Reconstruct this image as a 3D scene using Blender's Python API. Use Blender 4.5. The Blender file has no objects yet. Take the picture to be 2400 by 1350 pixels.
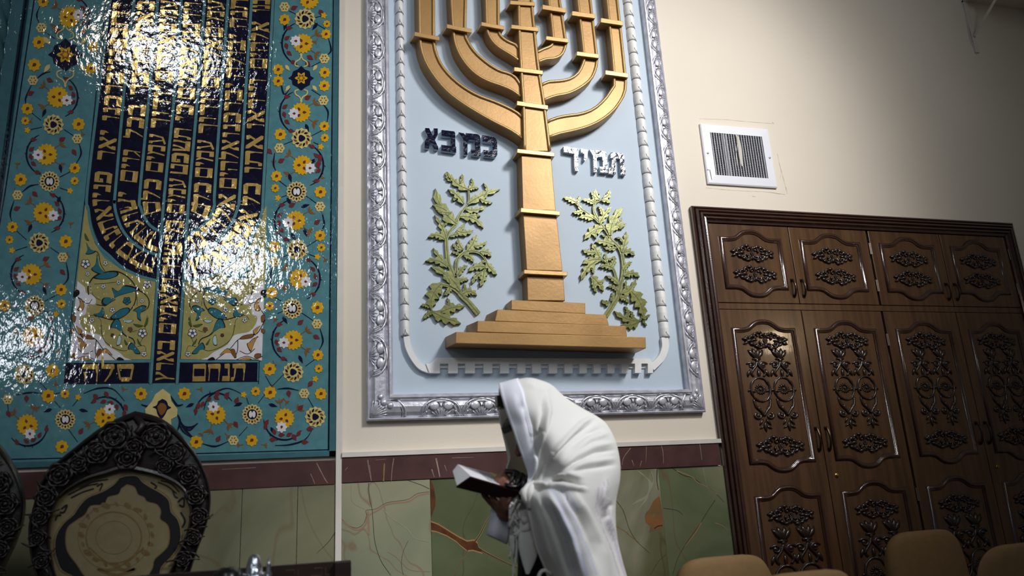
import bpy, bmesh, math, random
from mathutils import Vector, Matrix, noise
rnd = random.Random(7)
PI = math.pi
col = bpy.context.scene.collection
# ------------------------------------------------------------------ camera model (24x36 lens, tilted up and to the right)
PT, YW, RL, FL = 0.27356815, 0.27998712, -0.05687382, 1782.9
cp, sp, cy, sy, cr, sr = math.cos(PT), math.sin(PT), math.cos(YW), math.sin(YW), math.cos(RL), math.sin(RL)
FW = Vector((sy*cp, cy*cp, sp)); RT0 = Vector((cy, -sy, 0)); UP0 = RT0.cross(FW)
RT = RT0*cr + UP0*sr; UP = -RT0*sr + UP0*cr
D = 3.4      # distance of the decorated wall
CH = 1.15    # camera height
CAM = Vector((0, 0, CH))
def P(x, y, d=0.0):
    """point on the plane parallel to the wall, d metres in front of it, under a position in the photograph"""
    v = FW*FL + RT*(x-1200) + UP*(675-y); t = (D-d)/v.y
    return Vector((v.x*t, v.y*t, v.z*t+CH))
def pix(X):
    v = Vector(X)-CAM; z = v.dot(FW)
    return (1200+FL*v.dot(RT)/z, 675-FL*v.dot(UP)/z)
def CR(ox, oy, s, pts): return [(ox+a/s, oy+b/s) for a, b in pts]
# ------------------------------------------------------------------ colours and materials
def lin(c):
    r = []
    for v in c:
        v /= 255.0
        r.append(v/12.92 if v <= 0.04045 else ((v+0.055)/1.055)**2.4)
    return (r[0], r[1], r[2], 1)
def mat(name, rgb, rough=0.5, metal=0.0, var=0.0, vscale=8.0, bump=0.0, bscale=40.0, bdist=0.01, coat=0.0, vrgb=None, stretch=(1,1,1), spec=0.5, detail=4):
    m = bpy.data.materials.new(name); m.use_nodes = True
    nt = m.node_tree; b = nt.nodes['Principled BSDF']
    b.inputs['Base Color'].default_value = lin(rgb); b.inputs['Roughness'].default_value = rough
    b.inputs['Metallic'].default_value = metal; b.inputs['Coat Weight'].default_value = coat
    b.inputs['Coat Roughness'].default_value = 0.05
    b.inputs['Specular IOR Level'].default_value = spec
    g = nt.nodes.new('ShaderNodeNewGeometry'); mp = nt.nodes.new('ShaderNodeMapping'); mp.inputs['Scale'].default_value = stretch
    nt.links.new(g.outputs['Position'], mp.inputs['Vector'])
    if var > 0 or vrgb:
        n = nt.nodes.new('ShaderNodeTexNoise'); n.inputs['Scale'].default_value = vscale; n.inputs['Detail'].default_value = detail
        nt.links.new(mp.outputs[0], n.inputs['Vector'])
        rp = nt.nodes.new('ShaderNodeMapRange'); rp.inputs[1].default_value = .35; rp.inputs[2].default_value = .65
        nt.links.new(n.outputs['Fac'], rp.inputs[0])
        mx = nt.nodes.new('ShaderNodeMix'); mx.data_type = 'RGBA'
        c = lin(rgb)
        mx.inputs[6].default_value = c
        mx.inputs[7].default_value = lin(vrgb) if vrgb else (c[0]*(1-var), c[1]*(1-var), c[2]*(1-var), 1)
        nt.links.new(rp.outputs[0], mx.inputs[0]); nt.links.new(mx.outputs[2], b.inputs['Base Color'])
    if bump > 0:
        n2 = nt.nodes.new('ShaderNodeTexNoise'); n2.inputs['Scale'].default_value = bscale; n2.inputs['Detail'].default_value = 3
        nt.links.new(mp.outputs[0], n2.inputs['Vector'])
        bp = nt.nodes.new('ShaderNodeBump'); bp.inputs['Strength'].default_value = bump; bp.inputs['Distance'].default_value = bdist
        nt.links.new(n2.outputs['Fac'], bp.inputs['Height']); nt.links.new(bp.outputs[0], b.inputs['Normal'])
        if coat: nt.links.new(bp.outputs[0], b.inputs['Coat Normal'])
    return m
def glaze(name, rgb, metal=0.0, rough=0.07, vrgb=None):
    """glazed mosaic: wavy surface and fine cut joints, all in wall coordinates"""
    m = mat(name, rgb, rough, metal, vrgb=vrgb, vscale=30, var=.12)
    nt = m.node_tree; b = nt.nodes['Principled BSDF']
    g = nt.nodes.new('ShaderNodeNewGeometry')
    mp = nt.nodes.new('ShaderNodeMapping'); mp.inputs['Scale'].default_value = (1, 1, .55)
    nt.links.new(g.outputs['Position'], mp.inputs[0])
    n1 = nt.nodes.new('ShaderNodeTexNoise'); n1.inputs['Scale'].default_value = 9; n1.inputs['Detail'].default_value = 1
    n2 = nt.nodes.new('ShaderNodeTexNoise'); n2.inputs['Scale'].default_value = 52; n2.inputs['Detail'].default_value = 2
    nt.links.new(mp.outputs[0], n1.inputs[0]); nt.links.new(mp.outputs[0], n2.inputs[0])
    b1 = nt.nodes.new('ShaderNodeBump'); b1.inputs['Strength'].default_value = 1; b1.inputs['Distance'].default_value = .0030
    b2 = nt.nodes.new('ShaderNodeBump'); b2.inputs['Strength'].default_value = 1; b2.inputs['Distance'].default_value = .0015
    nt.links.new(n1.outputs['Fac'], b1.inputs['Height']); nt.links.new(n2.outputs['Fac'], b2.inputs['Height'])
    nt.links.new(b1.outputs[0], b2.inputs['Normal']); nt.links.new(b2.outputs[0], b.inputs['Normal'])
    return m
M = {}
M['wall'] = mat('cream_plaster', (224,214,198), .75, var=.05, vscale=1.3, bump=.25, bscale=120, bdist=.002)
M['trimwhite'] = mat('painted_trim', (212,206,196), .5, var=.08, vscale=12)
M['floor'] = mat('floor_stone', (70,62,55), .3, var=.3, vscale=3)
M['brown'] = mat('oxblood_marble', (84,56,54), .28, var=.3, vscale=9, vrgb=(70,45,44), bump=.1, bscale=90, bdist=.001)
M['veinw'] = mat('calcite_vein', (150,130,118), .4, var=.3, vscale=60)
M['veiny'] = mat('ochre_vein', (140,112,60), .4, var=.3, vscale=60)
M['grout'] = mat('joint', (52,52,44), .8)
M['teal'] = glaze('turquoise_glaze', (86,136,142), vrgb=(78,126,134))
M['tealtrim'] = glaze('turquoise_trim_glaze', (66,108,116))
M['navy'] = glaze('navy_glaze', (14,12,44), vrgb=(10,8,30))
M['line'] = glaze('navy_line_glaze', (18,22,50))
M['gold'] = glaze('gold_luster_glaze', (192,160,84), metal=.35, rough=.16, vrgb=(170,138,72))
M['yellow'] = glaze('yellow_glaze', (220,168,30)); M['white'] = glaze('white_glaze', (225,222,225))
M['cream'] = glaze('cream_glaze', (212,194,128)); M['maroon'] = glaze('maroon_glaze', (112,48,52))
M['umber'] = glaze('umber_glaze', (132,88,44)); M['olive'] = glaze('olive_cream_glaze', (170,160,98), vrgb=(158,150,92))
M['paleblue'] = glaze('pale_blue_glaze', (176,204,208)); M['leafgreen'] = glaze('green_glaze', (74,98,40))
M['blackish'] = glaze('dark_outline_glaze', (30,20,24)); M['tealleaf'] = glaze('teal_leaf_glaze', (44,110,124))
M['orange'] = glaze('amber_glaze', (186,140,70))
M['panelblue'] = mat('pale_blue_plaster', (184,199,213), .6, var=.05, vscale=3, bump=.15, bscale=60, bdist=.002)
M['relief_white'] = mat('white_relief_plaster', (232,233,232), .5, var=.06, vscale=20, bump=.3, bscale=60, bdist=.002)
M['shadowline'] = mat('painted_groove_shade', (120,118,116), .8)  # grey lines that paint the shade between and on the white buds
M['goldpaint'] = mat('gold_paint', (166,128,74), .42, .3, var=.12, vscale=5, bump=.25, bscale=70, bdist=.002, vrgb=(150,114,62))
M['goldrim'] = mat('gold_paint_rim', (184,148,94), .36, .4, var=.1, vscale=14, bump=.2, bscale=70, bdist=.002)
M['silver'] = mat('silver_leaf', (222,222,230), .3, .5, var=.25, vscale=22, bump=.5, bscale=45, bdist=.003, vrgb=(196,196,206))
M['silverdark'] = mat('silver_groove_painted_shade', (92,88,92), .6, .3)  # crevice shade painted as thin dark lines beside the carved arches
M['inkblue'] = mat('navy_enamel', (14,16,40), .1, 0, spec=.3, bump=.6, bscale=45, bdist=.003)
M['leaf'] = mat('gilded_green_leaf', (122,124,62), .32, .3, var=.3, vscale=25, bump=.3, bscale=60, bdist=.003, vrgb=(98,104,48))
M['leafdark'] = mat('leaf_vein_green', (64,68,30), .5)
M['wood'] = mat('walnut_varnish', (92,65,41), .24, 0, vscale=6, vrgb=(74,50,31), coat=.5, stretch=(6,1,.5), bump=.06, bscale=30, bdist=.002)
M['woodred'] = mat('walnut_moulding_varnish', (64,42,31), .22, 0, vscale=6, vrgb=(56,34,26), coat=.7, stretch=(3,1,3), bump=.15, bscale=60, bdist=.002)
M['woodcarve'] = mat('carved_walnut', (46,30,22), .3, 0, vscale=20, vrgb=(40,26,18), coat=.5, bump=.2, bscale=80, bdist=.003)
M['hinge'] = mat('aged_hinge_metal', (120,110,98), .4, .8); M['bronze'] = mat('bronze_pull', (64,52,42), .35, .8)
M['brass'] = mat('brass', (180,140,70), .25, .9)
M['ventwhite'] = mat('white_enamel_metal', (228,230,236), .35, var=.03)
M['ventdark'] = mat('duct_dark', (30,26,34), .8); M['ventgrey'] = mat('grey_blade', (150,148,152), .45, .3)
M['thread'] = mat('ribbon_fibre', (205,200,192), .8)
M['stain'] = mat('dirt_stain', (190,180,150), .85, vrgb=(214,203,184), vscale=50)
M['stain2'] = mat('dirt_scratch', (182,170,148), .85)
M['throne'] = mat('carved_dark_walnut', (30,20,15), .42, 0, vscale=20, vrgb=(20,14,10), coat=.12, bump=.3, bscale=90, bdist=.003)
M['brocade'] = mat('cream_brocade', (134,122,86), .7, var=.12, vscale=40, bump=.3, bscale=300, bdist=.001)
M['brocadegold'] = mat('gold_brocade', (120,96,50), .55, var=.3, vscale=60)
M['velvet'] = mat('black_velvet', (16,16,18), .85)
M['beige'] = mat('beige_upholstery', (128,100,62), .9, var=.1, vscale=40, bump=.3, bscale=400, bdist=.001)
M['chairmetal'] = mat('chair_frame_steel', (40,40,44), .35, .8)
M['tallit'] = mat('ivory_wool', (244,243,240), .85, var=.03, vscale=8, bump=.35, bscale=500, bdist=.0006)
M['satin'] = mat('white_satin', (236,237,246), .55, bump=.2, bscale=250, bdist=.0006)
M['stripe'] = mat('woven_blue_grey_stripe', (204,206,220), .8, bump=.3, bscale=400, bdist=.0006)
M['stripe2'] = mat('woven_lilac_stripe', (205,196,206), .8)
M['shirt'] = mat('white_cotton', (225,228,238), .8, bump=.2, bscale=200, bdist=.001)
M['blackcloth'] = mat('black_wool', (14,14,18), .9)
M['skin'] = mat('skin', (128,86,70), .5, var=.12, vscale=30); M['hair'] = mat('dark_hair', (28,22,20), .6, bump=.5, bscale=200, bdist=.002)
M['leather'] = mat('black_leather', (12,12,15), .3, coat=.3)
M['pages'] = mat('book_pages', (228,226,230), .8, bump=.4, bscale=300, bdist=.001, stretch=(.1,.1,6)); M['pagetext'] = mat('printed_text', (120,116,120), .8)
M['cover'] = mat('maroon_book_cover', (52,20,26), .45, bump=.2, bscale=300, bdist=.001); M['yellowpage'] = mat('yellow_page_edge', (214,190,120), .8)
M['eye'] = mat('eye_white', (220,215,210), .3); M['metalsilver'] = mat('polished_silver', (200,204,212), .18, 1, bump=.4, bscale=90, bdist=.003)
M['darkwood'] = mat('dark_oak', (44,26,20), .4, vrgb=(32,18,14), vscale=10, stretch=(1,1,6)); M['inlay'] = mat('worn_inlay', (90,66,48), .5)
M['shoe'] = mat('black_shoe', (12,11,11), .25)
def cloth_through(m, k):
    nt = m.node_tree; p = nt.nodes['Principled BSDF']; o = nt.nodes['Material Output']; t = nt.nodes.new('ShaderNodeBsdfTranslucent'); x = nt.nodes.new('ShaderNodeMixShader')
    t.inputs[0].default_value = (.93, .90, .82, 1); x.inputs[0].default_value = k
    nt.links.new(p.outputs[0], x.inputs[1]); nt.links.new(t.outputs[0], x.inputs[2]); nt.links.new(x.outputs[0], o.inputs[0])
cloth_through(M['tallit'], .28)
def marble(name, a, b_, c, sc, seed, veinw=.03, veincol=(110,96,70)):
    m = bpy.data.materials.new(name); m.use_nodes = True; nt = m.node_tree; p = nt.nodes['Principled BSDF']
    p.inputs['Roughness'].default_value = .16
    g = nt.nodes.new('ShaderNodeNewGeometry'); mp = nt.nodes.new('ShaderNodeMapping'); mp.inputs['Location'].default_value = (seed*3.1, seed, seed*1.7); mp.inputs['Rotation'].default_value = (0, .5, 0); mp.inputs['Scale'].default_value = (1, 1, .7)
    nt.links.new(g.outputs['Position'], mp.inputs[0])
    n = nt.nodes.new('ShaderNodeTexNoise'); n.inputs['Scale'].default_value = sc; n.inputs['Detail'].default_value = 5; n.inputs['Distortion'].default_value = 1.2
    nt.links.new(mp.outputs[0], n.inputs['Vector'])
    r = nt.nodes.new('ShaderNodeValToRGB'); e = r.color_ramp.elements
    e[0].position = .32; e[0].color = lin(a); e[1].position = .68; e[1].color = lin(c)
    x = r.color_ramp.elements.new(.5); x.color = lin(b_)
    nt.links.new(n.outputs['Fac'], r.inputs[0])
    n3 = nt.nodes.new('ShaderNodeTexNoise'); n3.inputs['Scale'].default_value = sc*.9; n3.inputs['Detail'].default_value = 3; n3.inputs['Distortion'].default_value = .6
    nt.links.new(mp.outputs[0], n3.inputs['Vector'])
    ma = nt.nodes.new('ShaderNodeMath'); ma.operation = 'SUBTRACT'; ma.inputs[1].default_value = .5; nt.links.new(n3.outputs['Fac'], ma.inputs[0])
    mb = nt.nodes.new('ShaderNodeMath'); mb.operation = 'ABSOLUTE'; nt.links.new(ma.outputs[0], mb.inputs[0])
    mr = nt.nodes.new('ShaderNodeMapRange'); mr.inputs[1].default_value = 0; mr.inputs[2].default_value = veinw; mr.inputs[3].default_value = .55; mr.inputs[4].default_value = 0
    nt.links.new(mb.outputs[0], mr.inputs[0])
    mx = nt.nodes.new('ShaderNodeMix'); mx.data_type = 'RGBA'; mx.inputs[7].default_value = lin(veincol)
    nt.links.new(mr.outputs[0], mx.inputs[0]); nt.links.new(r.outputs[0], mx.inputs[6]); nt.links.new(mx.outputs[2], p.inputs['Base Color'])
    return m
M['onyx0'] = marble('onyx_sage', (108,108,86), (126,125,100), (140,140,116), 1.6, 3, .008)
M['onyx1'] = marble('onyx_sage_pale', (122,126,104), (138,140,114), (150,148,122), 1.8, 9, .006, (120,84,66))
M['onyx2'] = marble('onyx_dark_green', (62,68,44), (76,82,56), (92,98,72), 1.7, 14, .004, (66,60,36))
M['onyx3'] = marble('onyx_olive', (84,84,58), (104,104,76), (142,138,116), 2.0, 23, .008, (80,66,42))
M['onyx4'] = marble('onyx_moss', (88,98,68), (112,116,88), (132,130,104), 1.7, 31, .006, (110,74,56))
M['veinbrown'] = mat('iron_vein', (92,54,26), .3, vrgb=(70,40,20), vscale=30); M['veintan'] = mat('tan_vein_edge', (150,116,78), .3)
M['veinpink'] = mat('rose_vein', (146,118,96), .3); M['veindark'] = mat('dark_hairline', (52,44,34), .4); M['veinorange'] = mat('orange_inclusion', (138,92,54), .25, vrgb=(112,92,58), vscale=18)
M['veinpale'] = mat('pale_vein', (146,144,122), .3)
# ------------------------------------------------------------------ mesh collector
class MB:
    def __init__(s, *mats): s.v = []; s.f = []; s.m = []; s.S = False; s.c = 0; s.sf = []; s.mats = [M[q] if isinstance(q, str) else q for q in mats]
    def mi(s, m):
        if isinstance(m, str): m = M[m]
        if m not in s.mats: s.mats.append(m)
        return s.mats.index(m)
    def add(s, vs, fs, m=None):
        o = len(s.v); k = s.mi(m) if m is not None else 0
        s.v += [tuple(v) for v in vs]; s.f += [tuple(i+o for i in f) for f in fs]; s.m += [k]*len(fs); s.sf += [s.S]*len(fs)
    def loft(s, A, B, m=None):
        n = len(A); s.add(list(A)+list(B), [tuple(range(n)), tuple(range(2*n-1, n-1, -1))]+[(i, i+n, (i+1) % n+n, (i+1) % n) for i in range(n)], m)
    def prism(s, px, d, back=0.0, m=None, shift=None, straight=True):
        s.c = (s.c+1) % 11; d += .000025*s.c
        A = [P(x, y, d) for x, y in px]
        if shift: B = [P(x+shift[0], y+shift[1], back) for x, y in px]
        else: B = [Vector((a.x, D-back, a.z)) for a in A]
        s.loft(A, B, m)
    def flat(s, px, d, m=None, th=.0006): s.prism(px, d, d-th, m)
    def ribbon(s, px, w, d, m=None, th=.0005, sm=True, w1=None, n=5):
        pts = smooth2(px, n) if sm and len(px) > 2 else [Vector((a, b)) for a, b in px]
        L = []; R_ = []; N = len(pts)
        for i, p in enumerate(pts):
            a = pts[max(0, i-1)]; b = pts[min(N-1, i+1)]; t = (b-a); t = t.normalized() if t.length > 1e-6 else Vector((1, 0))
            nn = Vector((-t.y, t.x)); k = i/(N-1)
            ww = (w(k) if callable(w) else (w+(w1-w)*k if w1 is not None else w))/2
            L.append(p+nn*ww); R_.append(p-nn*ww)
        s.c = (s.c+1) % 11; d += .000025*s.c
        F = [P(q.x, q.y, d) for q in L]+[P(q.x, q.y, d) for q in R_]
        B = [Vector((q.x, q.y+th, q.z)) for q in F]
        fs = []; T = 2*N
        for i in range(N-1):
            fs += [(i, i+1, N+i+1, N+i), (T+i, T+N+i, T+N+i+1, T+i+1), (i, T+i, T+i+1, i+1), (N+i, N+i+1, T+N+i+1, T+N+i)]
        fs += [(0, N, T+N, T), (N-1, T+N-1, T+2*N-1, 2*N-1)]
        s.add(F+B, fs, m)
    def box(s, a, b, m=None):
        x0, y0, z0 = a; x1, y1, z1 = b
        s.add([(x0,y0,z0),(x1,y0,z0),(x1,y1,z0),(x0,y1,z0),(x0,y0,z1),(x1,y0,z1),(x1,y1,z1),(x0,y1,z1)],
              [(0,3,2,1),(4,5,6,7),(0,1,5,4),(1,2,6,5),(2,3,7,6),(3,0,4,7)], m)
    def tube(s, pts, r, m=None, n=6, r1=None, closed=False, flat=1.0, sm=0):
        pts = [Vector(p) for p in pts]
        if sm: pts = smooth3(pts, sm, closed)
        N = len(pts); vs = []; prev = None
        for i, p in enumerate(pts):
            if closed: t = pts[(i+1) % N]-pts[i-1]
            else: t = pts[min(N-1, i+1)]-pts[max(0, i-1)]
            if t.length < 1e-9: t = Vector((0, 0, 1))
            t.normalize()
            up = Vector((0, 1, 0)) if abs(t.y) < .95 else Vector((1, 0, 0))
            if prev is not None:
                up2 = prev-t*prev.dot(t)
                if up2.length > 1e-4: up = up2
            a = up-t*up.dot(t); a.normalize(); prev = a; b = t.cross(a)
            k = i/max(1, N-1)
            rr = r(k) if callable(r) else (r if r1 is None else r+(r1-r)*k)
            for j in range(n):
                an = 2*PI*j/n; vs.append(p+a*(math.cos(an)*rr*flat)+b*(math.sin(an)*rr))
        fs = []
        for i in range(N if closed else N-1):
            i2 = (i+1) % N
            for j in range(n): fs.append((i*n+j, i*n+(j+1) % n, i2*n+(j+1) % n, i2*n+j))
        if not closed: fs += [tuple(range(n-1, -1, -1)), tuple((N-1)*n+j for j in range(n))]
        s.add(vs, fs, m)
    def lathe(s, c, prof, m=None, n=20, ax=(0, 0, 1)):
        c = Vector(c); ax = Vector(ax).normalized(); a = ax.orthogonal().normalized(); b = ax.cross(a); vs = []
        for r, z in prof:
            for j in range(n):
                an = 2*PI*j/n; vs.append(c+ax*z+a*(r*math.cos(an))+b*(r*math.sin(an)))
        fs = [(i*n+j, i*n+(j+1) % n, (i+1)*n+(j+1) % n, (i+1)*n+j) for i in range(len(prof)-1) for j in range(n)]
        fs += [tuple(range(n-1, -1, -1)), tuple((len(prof)-1)*n+j for j in range(n))]
        s.add(vs, fs, m)
    def ell(s, c, r, m=None, n=10, k=6):
        c = Vector(c); vs = []; fs = []
        for i in range(k+1):
            th = PI*i/k
            for j in range(n):
                an = 2*PI*j/n; vs.append(c+Vector((r[0]*math.sin(th)*math.cos(an), r[1]*math.sin(th)*math.sin(an), r[2]*math.cos(th))))
        fs = [(i*n+j, i*n+(j+1) % n, (i+1)*n+(j+1) % n, (i+1)*n+j) for i in range(k) for j in range(n)]
        s.add(vs, fs, m)
    def build(s, name, parent=None, smooth=False, bevel=0, fix=True, origin=None):
        me = bpy.data.meshes.new(name); bm = bmesh.new()
        o = Vector(origin) if origin else (Vector(parent['_o']) if parent is not None else Vector((0, 0, 0)))
        vv = [bm.verts.new(Vector(v)-o) for v in s.v]
        while len(s.sf) < len(s.f): s.sf.append(False)
        for f, k, q in zip(s.f, s.m, s.sf):
            try: fc = bm.faces.new([vv[i] for i in f]); fc.material_index = k; fc.smooth = smooth or q
            except ValueError: pass
        if smooth: bmesh.ops.remove_doubles(bm, verts=bm.verts, dist=1e-6)
        if fix: bmesh.ops.recalc_face_normals(bm, faces=bm.faces)
        bm.to_mesh(me); bm.free()
        for m in (s.mats or [M['wall']]): me.materials.append(m)
        ob = bpy.data.objects.new(name, me); col.objects.link(ob)
        if parent is not None: ob.parent = parent
        ob['_o'] = list(o)
        if parent is None: ob.location = o
        else:
            po = Vector(parent.get('_o', [0, 0, 0])); ob.location = o-po
        if bevel:
            bv = ob.modifiers.new('bevel', 'BEVEL'); bv.width = bevel; bv.segments = 2; bv.limit_method = 'ANGLE'
        return ob
def smooth2(px, n=5):
    p = [Vector((a, b)) for a, b in px]; return smooth3(p, n, False)
def smooth3(p, n=5, closed=False):
    out = []; N = len(p); R_ = range(N if closed else N-1)
    for i in R_:
        a, b, c, d = (p[(i-1) % N], p[i], p[(i+1) % N], p[(i+2) % N]) if closed else (p[max(0, i-1)], p[i], p[i+1], p[min(N-1, i+2)])
        for j in range(n):
            t = j/n; out.append(0.5*((2*b)+(c-a)*t+(2*a-5*b+4*c-d)*t*t+(3*b-a-3*c+d)*t**3))
    if not closed: out.append(p[-1].copy())
    return out
def sp2(px, n=5): return [(q.x, q.y) for q in smooth2(px, n)]
def E(name, loc, label, cat, group=None):
    o = bpy.data.objects.new(name, None); col.objects.link(o); o.location = loc; o['_o'] = list(loc); o.empty_display_size = .1
    o['label'] = label; o['category'] = cat
    if group: o['group'] = group
    return o
def tag(o, label, cat=None, group=None):
    o['label'] = label
    if cat: o['category'] = cat
    if group: o['group'] = group
    return o
def struct(o): o['kind'] = 'structure'; return o
# ------------------------------------------------------------------ square-script letter shapes (unit height, y up)
T_ = .29
def bar(x0, x1, y0, y1): return [(x0, y0), (x1, y0), (x1, y1), (x0, y1)]
def leg(x0, x1, y1, y0=0.0, k=.5): return [(x0, y1), (x1, y1), (x1-(x1-x0)*.25, (y1+y0)*.5), (x1-(x1-x0)*.3, y0), (x0+(x1-x0)*.3, y0+.04), (x0+(x1-x0)*.45, (y1+y0)*.55)]
def top(w, x=0): return [(x, .98), (w-.06, 1), (w, .92), (w, 1-T_), (x+.03, 1-T_+.02), (x, .84)]
def bot(w, x=0): return [(x, .02), (x+.03, T_), (w, T_), (w, 0), (x+.02, 0)]
GL = {
 'א': (.84, [[(0,1),(.2,.98),(.84,.12),(.8,0),(.62,.02),(.02,.82)], [(.56,.98),(.8,1),(.84,.8),(.62,.46),(.54,.54),(.66,.74),(.56,.84)], [(0,0),(.26,.02),(.28,.16),(.2,.3),(.32,.56),(.24,.64),(.04,.26)]]),
 'ב': (.8, [top(.72), [(.58,.78),(.72,.78),(.7,.2),(.6,.2)], bot(.82)]),
 'ג': (.5, [top(.44), leg(.3,.44,.78), [(.0,.0),(.1,.02),(.36,.3),(.34,.42)]]),
 'ד': (.76, [top(.78), leg(.56,.7,.78)]),
 'ה': (.8, [top(.8), leg(.64,.8,.78), leg(.04,.2,.56)]),
 'ו': (.36, [top(.36), leg(.22,.36,.78)]),
 'ח': (.8, [top(.8), leg(.64,.8,.78), leg(.02,.16,.78)]),
 'ט': (.8, [[(0,1),(.16,.98),(.14,.1),(.02,.1)], bot(.8), [(.66,.2),(.8,.2),(.8,.9),(.7,.9)], [(.42,1),(.8,1),(.8,.78),(.42,.78)]]),
 'י': (.34, [[(0,1),(.3,1),(.34,.9),(.32,.7),(.2,.5),(.18,.72),(0,.76)]]),
 'כ': (.74, [top(.66), [(.54,.8),(.66,.95),(.74,.8),(.74,.2),(.66,.05),(.56,.2)], bot(.66)]),
 'ך': (.7, [top(.7), leg(.54,.7,.78,-.32)]),
 'ל': (.66, [[(0,.76),(.14,.9),(.1,1.42),(0,1.46)], top(.66), [(.5,.77),(.64,.77),(.5,.4),(.24,0),(.16,0),(.4,.42)]]),
 'ם': (.84, [top(.84), bot(.84), [(.01,.2),(.08,.2),(.08,.8),(.01,.8)], [(.76,.2),(.83,.2),(.83,.8),(.76,.8)]]),
 'מ': (.86, [top(.86,.26), [(.0,1),(.16,.96),(.3,.76),(.2,.6)], [(.72,.8),(.86,.8),(.86,.1),(.74,.1)], [(.4,0),(.86,0),(.86,.25),(.4,.25)], [(.2,.72),(.3,.72),(.14,0),(0,.02)]]),
 'נ': (.5, [top(.46,.12), [(.34,.78),(.46,.78),(.48,.2),(.38,.2)], bot(.5)]),
 'ס': (.84, [top(.84), [(.14,.24),(.7,.24),(.62,0),(.24,0)], [(0,.8),(.1,.8),(.22,.1),(.14,.1)], [(.74,.8),(.84,.8),(.74,.1),(.64,.1)]]),
 'ע': (.8, [[(0,1),(.22,.98),(.22,.8),(.4,.2),(.3,.2),(.12,.76),(0,.8)], [(.54,1),(.8,1),(.8,.78),(.66,.2),(.1,0),(0,.1),(.54,.28),(.66,.76),(.54,.8)]]),
 'פ': (.8, [top(.7), [(.58,.8),(.7,.95),(.8,.8),(.8,.2),(.72,.05),(.6,.2)], bot(.72), [(0,.98),(.12,.9),(.14,.6),(.02,.5)], [(.02,.46),(.3,.5),(.3,.7),(.14,.66)]]),
 'צ': (.8, [[(0,1),(.2,.98),(.66,.24),(.5,.22)], [(.54,1),(.78,.98),(.76,.76),(.5,.5),(.44,.58),(.6,.76)], bot(.76)]),
 'ץ': (.76, [[(0,1),(.2,.98),(.36,.5),(.3,-.3),(.2,-.3),(.22,.5)], [(.5,1),(.76,.98),(.74,.78),(.34,.3),(.3,.42),(.54,.78)]]),
 'ר': (.66, [top(.62), leg(.5,.66,.84)]),
 'ש': (.96, [bot(.9,.08), [(0,1),(.2,.98),(.24,.2),(.12,.1)], [(.38,1),(.56,.98),(.42,.5),(.24,.22),(.2,.34),(.38,.7)], [(.74,1),(.96,.98),(.94,.7),(.8,.1),(.7,.14),(.8,.74)]]),
 'ת': (.84, [top(.84), leg(.68,.84,.78), [(.14,.78),(.26,.78),(.2,.2),(.12,0),(-.04,0),(-.06,.2),(.12,.24)]]),
}
# ================================================================== ROOM
XL, XR = -1.75, 4.745
ZS = P(2330, 14).z           # underside of the corner soffit
b = MB('wall'); b.box((XL, D, 0), (XR, D+.2, 5.2)); wall_back = struct(b.build('wall_back'))
b = MB('wall'); b.box((XR, .2, 0), (XR+.15, D+.2, 5.2)); struct(b.build('wall_right'))
b = MB('floor'); b.box((-3.0, -3.5, -.1), (XR+.15, D+.2, 0)); struct(b.build('floor'))
xs = (P(790, 0).x+P(793, 1040).x)/2; xs1 = P(800, 1200).x
b = MB('trimwhite'); b.box((xs, D-.022, 0), (xs1, D, 5.2)); struct(b.build('trim_1'))
zt, zb = P(800, 1062).z, P(800, 1073).z; zbb = P(800, 1132).z
b = MB('trimwhite'); b.box((xs1, D-.03, zb), (1.985, D, zt)); struct(b.build('trim_2'))
# oxblood marble dado band, left and right of the white strip
b = MB('brown'); b.box((xs1, D-.024, zbb), (P(1680, 1060).x, D, zb))
for px, w in (([(862,1078),(864,1095),(870,1127)],3),([(866,1090),(871,1128)],1.5),([(923,1074),(919,1100),(917,1128)],2.5),([(1022,1074),(1027,1098),(1031,1118)],5),
              ([(1012,1100),(1018,1118)],3),([(1042,1090),(1047,1104)],2),([(1060,1073),(1110,1072)],1.5),([(1478,1050),(1462,1072),(1458,1090)],2),([(1515,1040),(1514,1085)],1.5),
              ([(1549,1042),(1554,1060),(1555,1086)],2),([(1640,1040),(1643,1060),(1645,1078)],2),([(1481,1078),(1486,1092)],2),([(1504,1080),(1500,1093)],2),([(1450,1092),(1457,1095)],2),([(880,1078),(905,1076)],1.2),([(815,1095),(808,1103)],1.5)):
    b.ribbon(px, w*.8, .0245, 'veinw', w1=w*.4)
b.ribbon([(901,1086),(900,1105),(899,1128)], 3, .0245, 'veiny')
struct(b.build('trim_3'))
zl0, zl1 = P(785, 1135).z, P(785, 1079).z
b = MB('brown'); b.box((XL, D-.02, zl0), (xs-.004, D, zl1))
for px, w in (([(742,1085),(760,1120),(768,1132)],2),([(728,1110),(738,1134)],1.5),([(520,1100),(600,1096)],1)): b.ribbon(px, w, .0205, 'veinw')
struct(b.build('trim_4'))
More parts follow.
